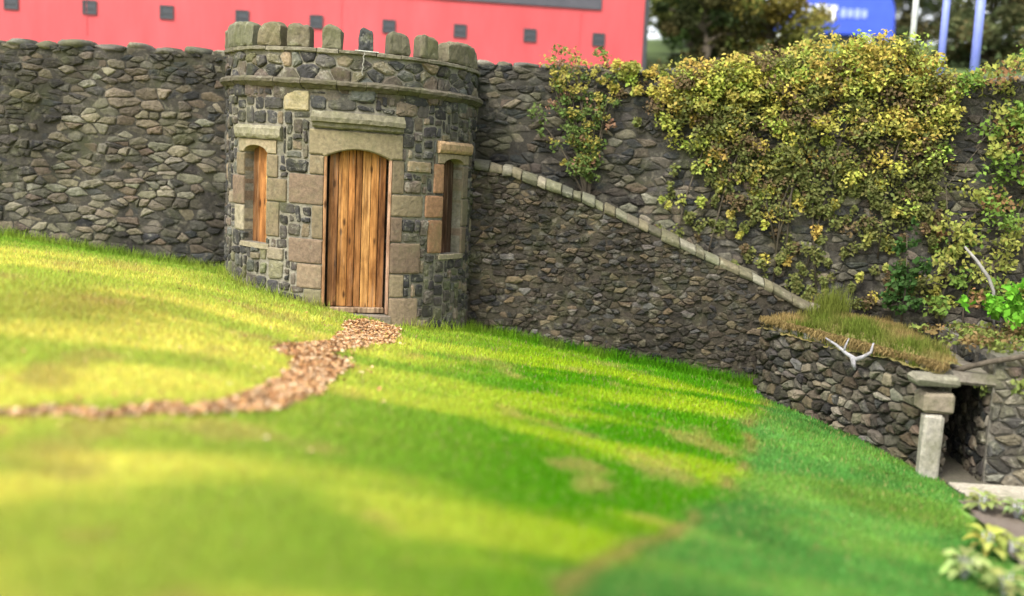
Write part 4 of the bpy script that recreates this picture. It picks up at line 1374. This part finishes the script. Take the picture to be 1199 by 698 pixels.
for k in range(-3, 8):
    u = u0 + (u1 - u0) * k / 7
    fm = MB()
    for (du, dz, sx, sz) in ((0, .115, .26, .03), (0, -.115, .26, .03), (-.115, 0, .03, .2), (.115, 0, .03, .2), (0, -.02, .2, .018)):
        fm.box(sp(u + du, .012, 4.35 + dz), (sx, .03, sz), rot=rot)
    wo = fm.build('window', M['dark'], rb)
    gp = MB(); gp.box(sp(u, .006, 4.35), (.2, .012, .2), rot=rot)
    gp.build('pane', M['glass'], wo)

# van on the rise beyond the ivy
va = empty('parked_van', (10.4, 36, 6.2), 'blue van with a white side panel parked beyond the ivy covered wall', 'van')
prof = [(7.95, 6.72), (7.98, 7.0), (8.15, 7.2), (8.6, 7.32), (9.35, 7.95), (9.7, 8.05), (12.2, 8.05), (12.5, 7.95), (12.62, 7.6), (12.68, 6.35), (12.35, 6.35), (12.3, 6.68), (8.9, 6.68)]
vb = MB()
n = len(prof)
vb.add([(x, 36, z) for x, z in prof] + [(x, 37.8, z) for x, z in prof], [(i, (i + 1) % n, n + (i + 1) % n, n + i) for i in range(n)] + [tuple(range(n))[::-1], tuple(range(n, 2 * n))])
bo = vb.build('body', M['blue'], va, bevel=.05)
q = MB()
q.add([(8.58, 36.15, 7.34), (8.58, 37.65, 7.34), (9.3, 37.65, 7.93), (9.3, 36.15, 7.93)], [(0, 1, 2, 3)])
q.add([(8.72, 35.985, 7.36), (9.5, 35.985, 7.36), (9.5, 35.985, 7.86), (9.36, 35.985, 7.86)], [(0, 1, 2, 3)])
q.build('windscreen', M['screen'], va)
q = MB(); q.box((10.15, 35.98, 7.38), (.95, .03, .5), bev=.01); q.build('side_panel', M['white'], va)
q = MB()
for k in range(4): q.box((10.85 + .24 * k, 35.98, 7.4), (.16, .02, .3 - .04 * (k % 2)), bev=.005)
q.build('side_marking', M['pale_blue'], va)
for (x, y, z) in ((8.06, 35.98, 7.02), (8.45, 36.0, 7.37)):
    q = MB(); q.box((x, y, z), (.22, .1, .16), bev=.03); q.build('indicator_lamp', M['orange'], va)
q = MB(); q.box((10.3, 36.9, 6.56), (4.2, 1.5, .2), bev=.03); q.build('chassis', M['dark'], va)
for x in (8.75, 11.75):
    for y in (36.12, 37.68):
        tb = MB()
        tb.tube([(x, y - .11, 6.5), (x, y - .1, 6.5), (x, y + .1, 6.5), (x, y + .11, 6.5)], [.3, .33, .33, .3], seg=24)
        wo = tb.build('wheel', M['tyre'], va)
        tb = MB(); tb.tube([(x, y - .125, 6.5), (x, y + .125, 6.5)], .19, seg=18); tb.build('rim', M['steel'], wo)

def post(x, y, z1, r, mat, label, name, group=None):
    z0 = float(upper_z(np.array(x), np.array(y)))
    e = empty(name, (x, y, z0), label, 'post', group)
    mb = MB(); mb.tube([(x, y, z0 - .1), (x, y, z1)], r, seg=14); mb.build('pole', M[mat], e, smooth=True)
    mb = MB(); mb.tube([(x, y, z1), (x, y, z1 + .02), (x, y, z1 + .06)], [r * 1.25, r * 1.25, r * .5], seg=14); mb.build('cap', M[mat], e)
    mb = MB(); mb.box((x, y, z0 + .01), (r * 5, r * 5, .04), bev=.008); mb.build('base_plate', M['steel'], e)
post(6.5, 17.6, 6.6, .05, 'steel', 'pale grey post between the blue van and the blue posts', 'metal_post')
post(6.93, 17.4, 5.6, .06, 'bluepost', 'blue post left of the pair above the right end of the wall', 'metal_post', 'blue posts above the wall')
post(7.45, 17.3, 5.6, .075, 'bluepost', 'blue post right of the pair above the right end of the wall', 'metal_post', 'blue posts above the wall')

# ------------------------------------------------------------------ trees beyond
def tree(x, y, h, cr, nleaf, col, label, lsz=.2, crown_lo=.12):
    z0 = float(upper_z(np.array(float(x)), np.array(float(y)))) - .1
    e = empty('broadleaf_tree', (x, y, z0), label, 'tree', 'trees beyond the retaining wall')
    r = np.random.default_rng(int(abs(x * 37 + y * 11)))
    tb = MB()
    tb.tube([(x, y, z0), (x + .1, y, z0 + h * .25), (x - .05, y + .1, z0 + h * .5), (x + .1, y, z0 + h * .85)], [.17 * h / 6, .13 * h / 6, .09 * h / 6, .02], seg=9)
    tips = []
    for i in range(22):
        a = r.random() * 6.283; zz = z0 + h * r.uniform(crown_lo, .85)
        k = (zz - z0) / h
        L = cr * (1.0 - .75 * max(0, k - .45)) * r.uniform(.5, 1.0)
        p0 = Vector((x, y, zz)); d = Vector((math.cos(a), math.sin(a), r.uniform(.1, .5)))
        p1 = p0 + d * L * .5 + Vector((0, 0, .1)); p2 = p0 + d * L
        tb.tube([p0, p1, p2], [.05, .03, .012], seg=5)
        tips += [p2, p1, p2 + Vector((r.normal(0, .3), r.normal(0, .3), r.normal(0, .3)))]
    tips.append(Vector((x, y, z0 + h * .95)))
    tb.build('trunk', M['bark'], e, smooth=True)
    per = nleaf // len(tips)
    P, C = [], []
    for tp in tips:
        rad = cr * r.uniform(.16, .36)
        q = r.normal(0, 1, (per, 3)); q /= np.linalg.norm(q, axis=1)[:, None]
        q *= (r.random(per) ** .45 * rad)[:, None] * np.array((1, 1, .75))
        P.append(q + np.array(tp))
        c = np.array(col) * r.uniform(.6, 1.4) * np.array((r.uniform(.8, 1.4), 1, 1))
        C.append(c[None] * (.7 + .6 * r.random((per, 1))))
    P, C = np.concatenate(P), np.concatenate(C)
    v, f, cc = leaf_quads(P, np.full(len(P), lsz), C, r, .4)
    tri_object('crown', v, f, cc, M['leaf'], e)
for a_ in [(4.6, 27.0, 4.6, 1.7, 9000, (.05, .075, .022), 'dark bushy tree just right of the red shed end', .15, .05),
           (4.9, 31.0, 4.3, 1.5, 8000, (.1, .13, .035), 'olive tree between the red shed and the blue van', .17, .05),
           (5.2, 36.0, 6.0, 1.8, 8000, (.06, .095, .03), 'tall dull green tree standing behind the olive tree', .2, .1),
           (3.75, 21.8, 2.5, 1.0, 7000, (.05, .06, .025), 'low dark bush touching the right end of the red shed', .1, .0),
           (5.3, 22.5, 2.3, 1.25, 8000, (.14, .15, .04), 'low yellow green bush left of the ivy top', .1, .0),
           (10.9, 24.5, 3.0, 1.5, 9000, (.09, .1, .045), 'round grey green bush behind the pale grey post', .12, .02),
           (13.6, 25.0, 3.2, 1.7, 9000, (.1, .12, .055), 'round pale green bush behind the blue posts', .12, .02),
           (13.6, 40.0, 5.0, 2.4, 8000, (.09, .11, .05), 'tall grey green tree behind the round bushes', .2, .05),
           (17.2, 39.0, 5.0, 2.6, 8000, (.11, .13, .06), 'tall grey green tree right of the blue posts, behind the bushes', .2, .05),
           (21.2, 38.0, 4.6, 2.5, 7000, (.12, .14, .065), 'pale green tree at the far right edge beyond the wall', .2, .05)]:
    tree(*a_)
